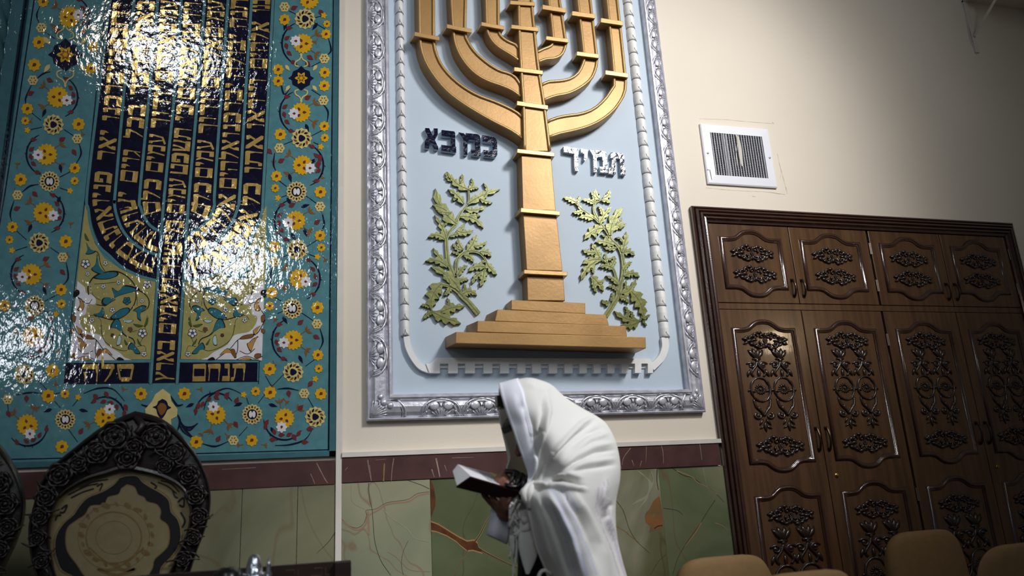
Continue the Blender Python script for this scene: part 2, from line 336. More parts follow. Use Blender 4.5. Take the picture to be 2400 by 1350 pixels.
# polished onyx slabs below it
def slab(n, x0, x1, z1, m, d, fn=None):
    b = MB(m); b.box((x0+.0012, D-d, 0.0), (x1-.0012, D, z1-.0015), m)
    if fn: fn(b)
    return struct(b.build('trim_%d' % n))
slab(5, XL, P(567,1200).x, zl0, 'onyx0', .016)
slab(6, P(567,1200).x, P(695,1300).x, zl0, 'onyx0', .0163, lambda b: None)
slab(7, P(695,1300).x, xs-.003, zl0, 'onyx0', .016, lambda b: b.ribbon([(787,1245),(770,1270),(742,1297)], 2, .0165, 'veindark', w1=.6))
C3 = lambda p: CR(780, 1040, 4.354, p)
def v1(b):
    z = .0205
    for p, w, m in (([(90,770),(160,830),(240,860),(310,820),(345,730),(340,680),(440,665),(560,600),(760,570),(860,510),(985,490)],1.2,'veindark'),
                    ([(90,785),(170,845),(250,880),(330,830),(360,740),(460,680),(570,615),(770,590),(870,530),(985,505)],5,'veinpink'),
                    ([(365,400),(375,560),(400,660),(410,780),(430,1000),(490,1190),(590,1340)],1.6,'veindark'),
                    ([(510,670),(600,760),(760,870),(830,960),(985,1000)],2.2,'veinpale'),([(190,420),(200,590),(330,670)],1.2,'veinpale'),
                    ([(560,1100),(640,1150),(720,1230),(800,1290),(990,1305)],2.2,'veinpink'),([(360,690),(365,800),(370,930)],6,'veinpink'),
                    ([(770,375),(900,420),(985,460)],1.6,'veindark'),([(770,990),(720,1100),(700,1220),(720,1340)],1.0,'veindark')):
        b.ribbon(C3(p), w*.75, z, m)
slab(8, xs1, P(1008,1200).x, zbb-.002, 'onyx1', .02, v1)
def v2(b):
    z = .0165
    b.flat(C3([(995,360),(1030,440),(1050,560),(1045,640),(1010,730),(1000,780)]), z, 'veinbrown')
    q = [(1000,800),(1080,830),(1200,905),(1290,960),(1370,1000),(1440,990),(1478,1020),(1490,1060),(1530,1110),(1430,1080),(1370,1085),(1300,1030),(1260,990),(1160,930),(1060,890),(1003,880)]
    b.flat(C3([(x+(8 if i > 8 else 0)-(6 if 8 < i else 0), y-14 if i < 8 else y+16) for i, (x, y) in enumerate(q)]), z, 'veintan')
    b.flat(C3(q), z+.0005, 'veinbrown')
    for p, w, w1 in (([(1450,1000),(1500,930),(1560,810),(1600,740)],3,1.5),([(1380,1080),(1330,1170),(1280,1260),(1245,1345)],1.5,.8),([(1480,1060),(1560,1110),(1680,1170),(1830,1240),(2000,1300)],3,1)):
        b.ribbon(C3(p), w*1.9, z+.0002, 'veintan', w1=w1*1.9); b.ribbon(C3(p), w, z+.0008, 'veindark', w1=w1)
slab(9, P(1008,1200).x, P(1300,1180).x, zbb-.002, 'onyx2', .016, v2)
C4 = lambda p: CR(1420, 1030, 4.218, p)
def v3(b):
    z = .0205
    b.flat(C4(sp2([(530,560),(470,610),(430,690),(390,740),(395,820),(440,860),(430,920),(480,900),(560,870),(556,700)],4)), z, 'veinorange')
    b.flat(C4(sp2([(470,740),(485,735),(480,765),(455,762)],3)), z+.0005, 'onyx3'); b.ribbon(C4([(480,880),(520,855),(560,850)]), 2.4, z+.0005, 'veindark')
    for p, w, m in (([(80,580),(170,700),(230,880),(300,1000),(350,1050),(430,1120)],1.1,'veindark'),([(90,850),(180,900),(250,960),(330,1020)],2,'veiny'),([(590,1140),(520,1210),(440,1340)],1,'veindark'),([(510,260),(505,400),(520,500)],2.2,'veindark'),
                    ([(300,300),(380,360),(440,440),(400,560),(300,620),(200,690)],9,'veinpale'),([(440,300),(470,400),(430,500),(390,600),(260,760)],7.01,'veinpale')): b.ribbon(C4(p), (lambda k, w=w: w*(.05+.95*math.sin(PI*k)**1.2*(.6+.4*math.sin(k*19)))) if m == 'veinpale' else w, z+(w == 7.01)*.0006, m, w1=None if m == 'veinpale' else w*.5)
slab(10, P(1300,1180).x, P(1549,1200).x, zbb-.002, 'onyx3', .02, v3)
def v4(b):
    z = .0165
    for p, w, m in (([(640,270),(760,350),(860,380),(960,450),(1050,500),(1170,620)],1.6,'veindark'),([(700,310),(850,370),(900,420),(1000,470),(1100,545)],2.4,'veinpink'),
                    ([(1080,600),(1000,720),(940,820),(870,920),(780,1050),(710,1180),(660,1340)],1.3,'veindark'),([(945,820),(880,930),(780,1060)],3,'veintan'),([(960,280),(1000,470)],1,'veinpale'),
                    ([(1080,825),(1150,850),(1210,900)],2,'veinpink'),([(570,680),(700,700),(760,745)],1.2,'veindark'),([(600,1160),(720,1090)],1,'veiny')): b.ribbon(C4(p), w, z, m, w1=w*.5)
slab(11, P(1549,1200).x, P(1712,1250).x, zbb-.002, 'onyx4', .016, v4)
# ---- soffit shelf in the top right corner with its strut bracket
x0 = P(2262, 3).x
t = E('corner_shelf', (x0, D, ZS), 'cream corner soffit shelf high up at the right wall, carried by a strut', 'shelf')
b = MB('wall'); b.box((x0, D-.75, ZS), (XR, D, ZS+.05)); b.build('board', t)
b = MB('trimwhite'); q = P(2283, 88)
b.box((q.x-.03, D-.012, q.z-.12), (q.x+.002, D, ZS)); b.tube([Vector((q.x-.012, D-.014, q.z)), Vector((q.x-.012, D-.42, ZS))], .011, n=4)
b.box((q.x-.03, D-.42, ZS-.012), (q.x+.002, D, ZS)); b.build('bracket', t)
b = MB('trimwhite'); b.tube([P(2257,0,.003), P(2268,60,.003), P(2275,95,.003), P(2287,120,.003), P(2289,127,.006)], .0028, n=5, sm=3); b.build('cable', t)
# ---- dirt round the vent
t = MB('stain')
for p, w, m in (([(1700,280),(1740,284),(1790,288),(1811,290)],1,'stain2'),([(1640,278),(1700,280)],1,'stain'),([(1655,440),(1720,446),(1800,450),(1840,456)],1.6,'stain'),([(1826,380),(1834,410),(1846,455)],3,'stain'),
                ([(1763,460),(1771,461)],2.4,'stain2'),([(1700,492),(1725,492)],3,'stain'),([(1822,360),(1830,400),(1828,420)],1,'stain'),([(1810,286),(1814,290)],2.5,'stain2'),([(1802,450),(1830,455)],1.2,'stain2')):
    t.ribbon(p, lambda k, w=w: w*(.15+.85*abs(math.sin(k*13+w)))*.8, .0006, m, n=9)
t.build('wall_stain', wall_back)
# ================================================================== TILE MURAL
mural = E('tile_mural', P(470, 1078), 'turquoise glazed tile mural with gold Hebrew lettering on navy and a yellow floral border', 'mural')
zm0 = P(600, 1078).z+.003; xm1 = xs-.002; xm0 = P(77, 200).x
b = MB('teal'); b.box((-1.235, D-.010, zm0), (xm1, D-.0008, 5.0), 'teal')
# glazed edge trim: right, bottom
xe = P(777, 500).x
b.box((xe, D-.020, zm0), (xm1, D-.0008, 5.0), 'tealtrim'); b.box((xm0-.03, D-.020, zm0), (xm1, D-.0008, P(600, 1064).z), 'tealtrim')
b.build('tiles', mural)
K1 = lambda p: CR(0, 0, 3, p)
K2 = lambda p: CR(0, 450, 3, p)
b = MB('line')
z1 = .0108
for p, w in (([(782,0),(777,450),(773,700),(770,1054)],3.2),([(80,0),(12,450),(-20,640)],3),([(-60,1078),(100,1075),(460,1063),(770,1054)],2.5),
             ([(250,-3),(232,150),(202,440),(176,660),(150,900)],1.8),([(640,0),(628,220),(616,560),(606,900)],1.8),([(150,900),(606,894)],1.8)): b.ribbon(p, w, z1, sm=False)
b.build('border_lines', mural)
# navy field with branches
b = MB('navy')
field = [(257,-3),(234,200),(207,450),(212,500),(222,545),(245,590),(290,625),(340,648),(368,656),(352,898),(418,896),(430,657),(480,648),(526,625),(568,590),(600,540),(614,500),(617,450),(628,200),(635,-3)]
b.flat(sp2(field[0:9], 4)+field[9:11]+sp2(field[11:], 4), z1)
b.flat(K2([(462,1203),(1050,1200),(1044,1342),(452,1345)]), z1); b.flat(K2([(1268,1200),(1812,1197),(1808,1332),(1258,1338)]), z1)
b.build('navy_field', mural)
b = MB('teal'); z2 = .0114
seps = [[(315,-3),(296,160),(270,450),(268,470),(272,500),(285,535),(308,565),(340,587),(376,599)],
        [(370,-3),(352,200),(328,450),(330,487),(343,517),(358,533),(377,543)],
        [(425,-3),(408,230),(385,460),(368,680),(353,900)], [(480,-3),(463,230),(443,460),(429,680),(415,900)],
        [(535,-3),(518,230),(503,450),(502,483),(487,517),(466,537),(445,545)],
        [(590,-3),(575,230),(562,450),(557,487),(540,527),(507,567),(477,587),(440,602)],
        [(250,60),(230,230),(204,450),(207,490),(214,535),(230,574),(257,600),(287,627),(327,647),(370,658)],
        [(640,-3),(629,220),(617,450),(613,500),(593,550),(567,593),(527,627),(480,650),(432,657)],
        [(155,847),(260,847),(355,846)],[(417,846),(520,846),(607,846)]]
seps[6][0] = (258,-3)
for s_ in seps: b.ribbon(s_, 6.6, z2)
b.build('branch_lines', mural)
b = MB('blackish')
for s_ in seps:
    for off in (-3.9, 3.9): b.ribbon([(x+off*.97, y) if abs(s_[-1][0]-s_[0][0]) < 200 or i < 3 else (x+off*.7, y-off*.7*(1 if s_[-1][0] > s_[0][0] else -1)) for i, (x, y) in enumerate(s_)], 1.1, z2-.0003)
b.build('dark_joints', mural)
# lettering
z3 = .0116
class Path:
    def __init__(s, pts):
        s.p = smooth2(pts, 8); s.l = [0]
        for a, c in zip(s.p, s.p[1:]): s.l.append(s.l[-1]+(c-a).length)
    def at(s, L):
        if L <= 0: i = 0
        else:
            i = 0
            while i < len(s.l)-2 and s.l[i+1] < L: i += 1
        t = (L-s.l[i])/max(1e-6, s.l[i+1]-s.l[i]); a, c = s.p[i], s.p[i+1]
        return a+(c-a)*t, (c-a).normalized()
def word(b, path, s0, s1, text, H, d=z3):
    ws = [GL[c][0] for c in text]; gap = .13; tot = sum(ws)+gap*(len(ws)-1); k = (s1-s0)/tot; s = s0
    for c, w in zip(text, ws):
        for poly in GL[c][1]:
            q = []
            for (x, y) in poly:
                p, t = path.at(s+(w-x)*k); yy = y
                if c == 'ל' and y > 1: yy = 1+(y-1)*.25
                if y < 0: yy = y*.3
                n = Vector((-t.y, t.x)); q.append(p+n*((yy-.5)*H))
            b.flat([(v.x, v.y) for v in q], d, 'gold')
        s += (w+gap)*k
def colpath(pts): return Path(pts)
c1 = Path([(286,0),(265,230),(238,450),(241,487),(250,524),(268,559),(299,588),(335,610),(366,622)])
c2 = Path([(343,0),(324,230),(298,450),(300,485),(310,517),(332,548),(358,566),(376,572)])
c3 = Path([(398,0),(380,230),(356,450),(358,500),(372,520)])
c4 = Path([(453,0),(436,230),(415,450),(399,670),(384,892)])
c5 = Path([(508,0),(491,230),(474,450),(474,480),(462,510),(450,520)])
c6 = Path([(562,0),(547,230),(533,450),(529,490),(513,523),(486,548),(450,572),(440,576)])
c7 = Path([(613,0),(602,230),(590,450),(585,495),(566,542),(534,583),(495,612),(440,630)])
L1, L2, L6, L7 = c1.l[-1], c2.l[-1], c6.l[-1], c7.l[-1]
for path, words in ((c1, (("יחננו",8,132),("ויברכנו",140,285),("יאר",308,378),("פניו",405,482),("אתנו",490,490+(L1-490)*.47),("סלה",490+(L1-490)*.52,L1-4))),
                    (c2, (("בארץ",2,98),("דרכך",112,224),("בכל",246,326),("גוים",352,428),("ישועתך",453,L2-3))),
                    (c3, (("עמים",2,75),("אלהים",82,190),("יודוך",202,302),("עמים",317,404),("כלם",422,502))),
                    (c4, (("וירננו",6,100),("לאמים",110,232),("כי",246,284),("תשפט",302,409),("עמים",421,501),("מישור",519,645),("ולאמים",655,784),("בארץ",800,896))),
                    (c5, (("עמים",2,86),("אלהים",92,205),("יודוך",216,314),("עמים",330,417),("כלם",430,507))),
                    (c6, (("תנה",-2,65),("יבולה",81,182),("יברכנו",196,323),("אלהים",329,442),("אלהינו",456,L6-4))),
                    (c7, (("כנו",-2,28),("אלהים",51,160),("וייראו",186,302),("אתו",317,406),("כל",430,484),("אפסי",496,496+(L7-496)*.5),("ארץ",496+(L7-496)*.55,L7-4)))):
    for wd, a, c in words: b = MB('gold'); word(b, path, a, c, wd, 41); b.build('gold_lettering_word', mural)
def flatword(b, quad, text, d, depth=None, m='gold', gap=.13, ws=None):
    """quad: left-top, right-top, right-bottom, left-bottom in the photograph"""
    W = sum(GL[c][0] for c in text)+gap*(len(text)-1); x = W; (a, c_, e, f) = [Vector(q) for q in quad]
    for c in text:
        w = GL[c][0]; x -= w
        for poly in GL[c][1]:
            q = []
            for (gx, gy) in poly:
                u = (x+gx)/W; v = 1-gy; p = (a*(1-u)+c_*u)*(1-v)+(f*(1-u)+e*u)*v; q.append((p.x, p.y))
            if depth is None: b.flat(q, d, m)
            else: b.prism(q, d, depth, m)
        x -= gap
b = MB('gold'); flatword(b, K2([(582,1210),(942,1208),(938,1332),(578,1335)]), 'סלה', z3); b.build('gold_lettering_word', mural); b = MB('gold'); flatword(b, K2([(1358,1208),(1728,1205),(1720,1328),(1352,1332)]), 'תנחם', z3)
b.build('gold_lettering_word', mural)
# cream arabesque panels
def arab(name, mir):
    def mx(p):
        if not mir: return p
        return [((2*(400-(y-656)*.066)-x)+1.5, y) for x, y in p]
    S = lambda p: mx(CR(140, 540, 3.97, p))
    b = MB('olive')
    out = [(200,480),(206,500),(222,570),(245,605),(287,633),(330,652),(366,661),(353,842),(163,843),(180,660)]
    b.flat(mx(out), z1+.0004)
    b.flat(S(sp2([(165,470),(200,500),(235,530),(245,580),(300,600),(335,640),(325,690),(260,690),(240,780),(190,800),(190,860),(240,940),(330,960),(390,985),(430,1060),(490,1100),(560,1140),(600,1180),(670,1205)],3)+[(90,1210)]), z1+.0008, 'white')
    T = z1+.0012
    for p, w in (([(270,600),(265,520),(320,430),(420,390),(520,380),(600,410),(660,460),(700,520),(710,620),(680,710),(600,790),(500,830),(420,815),(330,785)],3),
                 ([(340,690),(420,695),(520,640)],2.2),([(720,550),(790,590),(830,650),(820,720),(760,760)],2.6),([(390,880),(390,960),(420,1030),(500,1090),(600,1120),(680,1090)],1.4),
                 ([(540,820),(555,900),(600,970),(680,1010),(700,1060)],3),([(250,200),(350,200),(380,310),(420,380)],2),([(280,500),(310,600),(380,650)],1),([(320,500),(440,490),(530,480)],1),([(720,620),(720,700)],1.2),
                 ([(720,1080),(790,1075),(800,1130),(770,1150)],1),([(790,960),(800,860),(815,790)],1),([(780,990),(745,1050)],1),([(650,950),(720,930)],1),([(260,830),(300,790),(380,830),(380,900)],1),
                 ([(110,830),(170,960),(260,980),(340,1020),(400,1100),(480,1170),(520,1205)],2.2),([(340,1020),(330,1120),(350,1190)],2.2),([(170,1100),(230,1150),(310,1120)],2),([(150,990),(200,1010),(240,1060)],2),([(170,620),(220,660),(270,680),(300,640)],2),([(90,1170),(150,1195),(240,1170),(330,1205)],2),([(130,780),(190,690),(170,620)],2)):
        b.ribbon(S(p), w*.9, T, 'blackish', w1=w*.7)
    T2 = z1+.0016
    leaves = (([(250,120),(285,175),(325,195),(290,215),(245,215),(262,180)],'tealleaf'),([(350,230),(365,330),(410,390),(370,400),(300,360),(335,320)],'tealleaf'),([(330,440),(410,395),(520,390),(525,420),(440,450)],'tealleaf'),
              ([(405,660),(430,620),(510,625),(490,540),(540,570),(600,520),(720,555),(600,590),(520,620),(440,690)],'tealleaf'),([(480,810),(560,740),(630,725),(640,760),(560,815)],'tealleaf'),([(480,900),(520,830),(560,850),(580,930),(610,970),(530,910)],'tealleaf'),
              ([(690,745),(760,705),(800,720),(750,770),(755,830),(725,810),(720,760)],'tealleaf'),([(320,780),(370,765),(395,720),(410,770),(390,805)],'tealleaf'),([(640,1100),(670,1050),(710,1090),(745,1140),(700,1140),(680,1110)],'tealleaf'),
              ([(235,30),(270,90),(240,80)],'leafgreen'),([(690,870),(770,885),(730,900)],'leafgreen'),([(785,890),(820,810),(815,870)],'leafgreen'),([(725,1010),(760,1070),(730,1050)],'leafgreen'),([(600,1010),(630,1055),(612,1060)],'leafgreen'),
              ([(600,840),(680,835),(640,860)],'paleblue'),([(530,1060),(550,980),(570,1000),(560,1055)],'paleblue'),
              ([(165,990),(215,1040),(245,1055),(205,1120),(185,1050)],'orange'),([(205,965),(290,980),(310,1010),(220,1000)],'umber'),([(385,1135),(430,1100),(485,1160),(440,1140)],'orange'),([(335,1170),(360,1110),(395,1120),(350,1180)],'umber'),
              ([(150,890),(205,930),(180,970),(165,920)],'orange'),([(195,640),(225,690),(210,740),(170,740),(190,700)],'orange'),([(110,1150),(155,1150),(160,1180),(115,1185)],'umber'),([(195,1200),(240,1180),(290,1205)],'orange'),([(530,1205),(555,1180),(595,1205)],'blackish'),([(140,560),(175,560),(180,590),(140,620)],'blackish'),([(100,930),(130,915),(130,945),(105,955)],'umber'),([(120,790),(150,800),(140,850),(118,840)],'umber'))
    for p, m in leaves:
        q = [(v.x, v.y) for v in smooth3([Vector(a) for a in S(p)], 3, True)]; c = (sum(a for a, _ in q)/len(q), sum(v for _, v in q)/len(q))
        b.flat([(c[0]+(x-c[0])*1.16, c[1]+(y-c[1])*1.16) for x, y in q], T2, 'blackish'); b.flat(q, T2+.0004, m)
    for (x, y, r, m) in ((240,310,44,'white'),(815,500,38,'white'),(770,955,44,'white'),(625,655,38,'tealleaf'),(425,305,24,'white'),(260,405,20,'white'),(405,520,24,'white'),(548,483,22,'white'),(765,655,20,'white'),(490,740,26,'white'),(300,835,24,'white'),(655,920,24,'umber'),(490,975,18,'maroon'),(785,1150,26,'white')):
        (cx, cy_), = S([(x, y)]); r /= 3.97
        for k in range(5):
            a = 2*PI*k/5+.3; b.flat([(cx+math.cos(a)*r*.6+math.cos(t)*r*.46, cy_+math.sin(a)*r*.6+math.sin(t)*r*.46) for t in [i*PI/4 for i in range(8)]], T2+.0002, 'blackish')
        for k in range(5):
            a = 2*PI*k/5+.3; b.flat([(cx+math.cos(a)*r*.6+math.cos(t)*r*.32, cy_+math.sin(a)*r*.6+math.sin(t)*r*.32) for t in [i*PI/4 for i in range(8)]], T2+.0007, m)
        b.flat([(cx+math.cos(t)*r*.22, cy_+math.sin(t)*r*.22) for t in [i*PI/3 for i in range(6)]], T2+.0011, 'tealleaf')
    b.build(name, mural)
arab('arabesque_panel', False); arab('arabesque_panel', True)
# floral border
b = MB('yellow'); zf = .0112
def disc(x, y, r, n, amp, d, m, ph=0, k=4, sx=1, sy=1):
    N = n*k
    b.flat([(x+sx*r*(1+amp*math.cos(n*(2*PI*i/N)+ph))*math.cos(2*PI*i/N+ph), y+sy*r*(1+amp*math.cos(n*(2*PI*i/N)+ph))*math.sin(2*PI*i/N+ph)) for i in range(N)], d, m, .0004)
def drop(x, y, a, l, w, d, m):
    c, s = math.cos(a), math.sin(a)
    b.flat([(x+c*u*l-s*v*w, y+s*u*l+c*v*w) for u, v in ((-1,0),(-.5,.45),(0,.5),(.5,.25),(1,0),(.5,-.25),(0,-.5),(-.5,-.45))], d, m, .0004)
def sprig(x, y, a, l, m='umber'):
    b.ribbon([(x, y), (x+math.cos(a)*l, y+math.sin(a)*l)], 1.7, zf, m); X, Y = x+math.cos(a)*l*.6, y+math.sin(a)*l*.6
    drop(X+math.cos(a+.9)*l*.3, Y+math.sin(a+.9)*l*.3, a+.9, l*.34, l*.26, zf, m); drop(X+math.cos(a-.9)*l*.25, Y+math.sin(a-.9)*l*.25, a-.9, l*.28, l*.22, zf, m)
big = [(710,102,693,96),(705,263,689,266),(709,387,727,394),(693,517,675,522),(701,653,717,660),(687,797,665,803),(667,980,660,1001),(163,40,184,35),(135,227,157,235),(109,362,89,363),(103,499,125,505),(73,643,52,649),(77,788,92,804),(64,996,70,1017),(246,979,257,959),(506,972,500,953),(725,-2,0,0)]
vine = []
for i, (x, y, wx, wy) in enumerate(big):
    R = 22 if x > 400 else 24
    side = 1 if wx > x else -1
    if abs(wy-y) > 14: ang0 = math.atan2(wy-y, wx-x)
    else: ang0 = 0 if side > 0 else PI
    if wx:
        # C scroll round the white bloom, with five red leaves inside it
        A = 50 if x > 400 else 48
        arc = [(x+math.cos(ang0+a)*A*.98, y+math.sin(ang0+a)*A*1.02) for a in (-1.3,-.9,-.45,0,.45,.9,1.2)]
        b.ribbon(arc, lambda k: 1.2+3.0*math.sin(PI*k), zf, 'line')
        for k in (2, 3, 4):
            ax, ay = arc[k]; b.ribbon([(ax, ay), (ax+math.cos(ang0+.5-(k-3))*6, ay+math.sin(ang0+.5-(k-3))*8)], 3, zf+.0002, 'line', w1=.3)
        for a in (-1.1,-.62,-.15,.35,.85):
            rr = A-11 if abs(a) < .8 else A-2
            drop(x+math.cos(ang0+a)*rr, y+math.sin(ang0+a)*rr*1.02, ang0+a*1.15+1.9*(1 if a > 0 else -1)+.2, 8.2, 9.5, zf+.0006, 'maroon')
        sprig(x-math.cos(ang0-.7)*R, y-math.sin(ang0-.7)*R, ang0+PI-.5, 26); sprig(x-math.cos(ang0+.7)*R, y-math.sin(ang0+.7)*R, ang0+PI+.6, 26)
    disc(x, y, R, 16, .1, zf+.001, 'yellow')
    for a in (0, 2.1, 4.2):
        a += ang0+1.05
        if math.hypot(x+math.cos(a)*R*.45-wx, y+math.sin(a)*R*.45-wy) > 12: drop(x+math.cos(a)*R*.4, y+math.sin(a)*R*.4, a, 5, 6.5, zf+.0018, 'maroon')
    if wx: disc(wx, wy, 12, 8, .16, zf+.0014, 'white'); drop(wx, wy, ang0, 4.2, 6, zf+.0018, 'maroon')
for x, y in ((715,44),(707,324),(696,585),(687,872),(739,977),(125,292),(92,569),(57,877)):
    disc(x, y, 23, 12, .08, zf+.001, 'cream')
    for k in range(12):
        a = 2*PI*k/12+.2; drop(x+math.cos(a)*16, y+math.sin(a)*16, a+.75, 5.6, 5.2, zf+.0016, 'umber' if k % 2 else 'blackish')
    disc(x, y, 10.5, 5, .12, zf+.0016, 'cream'); disc(x, y, 8, 3, .12, zf+.002, 'line')
for x, y in ((695,449),(685,723),(116,425),(81,716),(153,983),(591,971)):
    disc(x, y, 23, 16, .07, zf+.001, 'cream')
    for k in range(16):
        a = 2*PI*k/16; drop(x+math.cos(a)*17.5, y+math.sin(a)*17.5, a, 3.8, 4.2, zf+.0016, 'umber' if k % 2 else 'blackish')
    disc(x, y, 12, 1, 0, zf+.0016, 'blackish', k=16); disc(x-3.6, y, 8, 1, 0, zf+.002, 'white', k=14, sx=.5); disc(x+4, y, 8, 1, 0, zf+.002, 'white', k=14, sx=.5)
small = [(667,46,12),(766,56,8),(764,80,11),(652,163,12),(652,190,12),(761,170,12),(760,201,12),(760,296,11),(657,315,13),(761,323,9),(648,413,12),(645,441,9),(751,450,13),(750,552,12),(753,580,9),(643,578,13),(637,686,13),(744,721,14),(632,717,10),(745,832,12),(747,864,9),(632,865,14),(633,920,14),(752,923,13),
         (101,4,12),(91,99,14),(80,152,14),(64,255,13),(59,283,9),(184,291,14),(175,394,12),(175,424,9),(48,421,14),(29,532,12),(22,562,9),(154,566,14),(143,679,13),(213,160,12),(219,109,11),(144,712,10),(123,869,15),(113,928,15),(152,923,10),(11,716,13),(145,1047,14),(330,923,14),(432,923,14),(460,1036,14),(590,1032,13),(599,917,10)]
for x, y, r in small: disc(x, y, r*1.02, 8, .12, zf+.001, 'yellow' if (x*7+y) % 5 else 'yellow'); drop(x, y, 2.4, r*.42, r*.6, zf+.0016, 'maroon')
for x, y in ((759,36),(752,344),(651,464),(744,602),(739,888),(64,305),(164,447),(28,587),(131,736),(183,931),(571,925)): disc(x, y, 6.2, 5, .28, zf+.001, 'yellow')
for x, y in ((667,16),(760,137),(758,235),(655,347),(750,484),(643,613),(743,759),(713,922),(97,65),(77,188),(181,325),(41,457),(147,603),(18,936),(547,1032)):
    disc(x, y, 11.5, 6, .1, zf+.001, 'cream')
    for k in range(6): a = 2*PI*k/6; drop(x+math.cos(a)*6.3, y+math.sin(a)*6.3, a, 2.6, 3.2, zf+.0016, 'umber')
# linking stems
for p in ([(677,25),(700,36)],[(735,42),(759,36)],[(766,70),(735,52)],[(770,90),(776,118),(765,130)],[(756,142),(730,156)],[(655,173),(665,220),(680,207)],[(758,245),(769,262),(766,290)],[(756,305),(731,318)],[(735,333),(752,342)],[(730,210),(758,228)],
          [(666,338),(686,330)],[(644,358),(641,385),(648,402)],[(655,424),(672,437)],[(660,462),(680,455)],[(715,457),(744,478)],[(754,495),(760,525),(752,545)],[(744,562),(720,577)],[(717,593),(738,601)],[(650,606),(680,596)],[(640,622),(634,650),(637,675)],[(645,697),(668,710)],[(650,735),(666,728)],[(704,731),(738,754)],[(750,770),(757,800),(747,822)],[(738,842),(716,858)],
          [(664,878),(638,905)],[(650,912),(675,910),(700,915)],[(722,932),(735,955)],[(645,1044),(680,1042),(715,1030),(732,1006)],[(106,75),(128,90)],[(92,55),(86,35),(93,15)],[(75,196),(60,230),(62,246)],[(86,184),(102,172),(118,168)],[(75,265),(96,282)],[(70,304),(98,298)],[(150,303),(175,320)],[(185,335),(190,360),(178,384)],[(165,402),(140,415)],[(140,440),(158,446)],[(52,450),(70,436),(90,432)],
          [(33,470),(24,500),(28,520)],[(38,540),(62,562)],[(36,587),(64,578)],[(118,580),(140,595)],[(155,615),(160,650),(148,668)],[(135,690),(104,706)],[(100,728),(125,735)],[(86,888),(112,915)],[(35,926),(70,920),(98,922)],[(125,924),(142,920)],[(128,940),(142,956)],[(170,952),(183,936)],[(160,1005),(182,1036)],[(18,948),(20,970)],
          [(196,922),(230,910),(265,912),(292,940)],[(478,960),(490,930),(530,910),(565,922)],[(578,932),(583,948)],[(605,945),(628,915)],[(580,1000),(560,1022)],[(475,1040),(505,1046),(536,1034)],[(420,990),(428,1010),(452,1028)],[(425,1000),(445,1008),(462,993)],[(640,912),(622,880)]):
    b.ribbon(p, lambda k: 1.5+2.6*math.sin(PI*min(1, k*1.1))**2, zf+.0003, 'line')
for x, y, a in ((738,62,2.2),(668,62,1.8),(733,378,2.6),(688,555,1),(700,395,2.2),(716,482,-.3),(680,417,1.3),(678,472,1),(716,545,1.2),(705,842,1.1),(668,750,1),(720,300,1.2),(103,265,2),(137,470,2),(142,395,1.4),(70,535,2),(105,682,1.2),(112,962,2.8),(196,962,.2),(558,948,2.8),(640,950,.3),(640,1010,1),(445,950,2.7)):
    drop(x, y, a, 11, 8, zf+.0005, 'line')
for x, y, a in ((690,18,-.4),(722,150,.9),(727,135,.6),(753,30,1),(722,228,-.5),(660,376,-.5),(744,520,-.6),(750,370,1.2),(685,480,-.5),(745,388,1.2),(705,755,-.7),(632,355,.8),(742,790,.5),(677,923,1.4),(727,900,2.2),(705,955,-.8),(655,668,.4),(135,72,-.4),(117,188,.4),(72,218,-.4),(146,326,-.5),(82,455,.8),(174,357,1),(40,488,-.4),(108,606,-.5),(147,638,.8),(118,748,1),(62,935,1.6),(20,970,1.2),(190,1010,-1),(225,930,.8),(250,925,1),(295,955,1.1),(510,922,-1),(532,925,-.9),(555,938,-1.2),(465,950,-1.3),(553,995,1),(512,1028,-1),(625,990,-1),(727,1005,0),(690,1025,1),(640,1030,0),(715,1036,0)):
    drop(x, y, a, 9, 11, zf+.0008, 'maroon')
for x, y, a in ((745,90,2.2),(640,66,2),(748,425,-1),(640,390,-1.5),(650,555,-1.6),(757,600,1),(640,740,1),(640,845,1.3),(665,935,.8),(636,900,1.2),(76,275,2),(190,305,1.2),(40,395,-1.5),(34,440,1.5),(165,535,-1.5),(158,590,1.5),(135,835,-1.4),(130,890,1.5),(92,952,2.4),(70,970,2),(300,912,3.1),(460,912,0),(480,1010,2.3),(527,1015,.8),(570,1042,3),(612,1042,.1),(745,335,1.2),(765,45,1.4),(205,1035,0)):
    sprig(x, y, a, 15)
# star medallions in the middle of the side borders and the cartouche at the bottom
for (x, y, s) in ((706,183,1.0),(153,128,1.35)):
    b.flat([(x+s*a, y+s*c) for a, c in ((0,-29),(9,-20),(20,-16),(22,-5),(30,0),(22,6),(20,16),(10,21),(0,29),(-9,21),(-20,15),(-22,5),(-30,0),(-22,-6),(-19,-16),(-9,-20))], zf+.001, 'line')
    disc(x, y, 12*s, 6, .3, zf+.0016, 'yellow'); disc(x, y, 7.5*s, 6, .3, zf+.002, 'umber'); disc(x, y, 4*s, 6, .2, zf+.0024, 'yellow')
    for sg in (-1, 1):
        for q in (([(0,-52*sg),(-4,-44*sg),(-13,-38*sg),(-14,-30*sg),(-6,-27*sg)],), ([(0,-52*sg),(4,-44*sg),(13,-38*sg),(14,-30*sg),(6,-27*sg)],)):
            b.ribbon([(x+s*a, y+s*c) for a, c in q[0]], 3, zf+.001, 'cream')
        for sx in (-1, 1): drop(x+sx*32*s, y+sg*24*s, (.9 if sx*sg > 0 else 2.2), 9*s, 8*s, zf+.001, 'cream')
        drop(x, y+sg*54*s, PI/2, 5, 6, zf+.001, 'cream')
CB = lambda p: CR(200, 880, 5.4545, p)
b.flat(CB([(990,170),(1085,240),(1100,330),(1180,430),(1172,520),(1095,560),(1100,650),(975,720),(850,650),(860,560),(770,500),(765,430),(850,330),(895,240)]), zf+.001, 'cream')
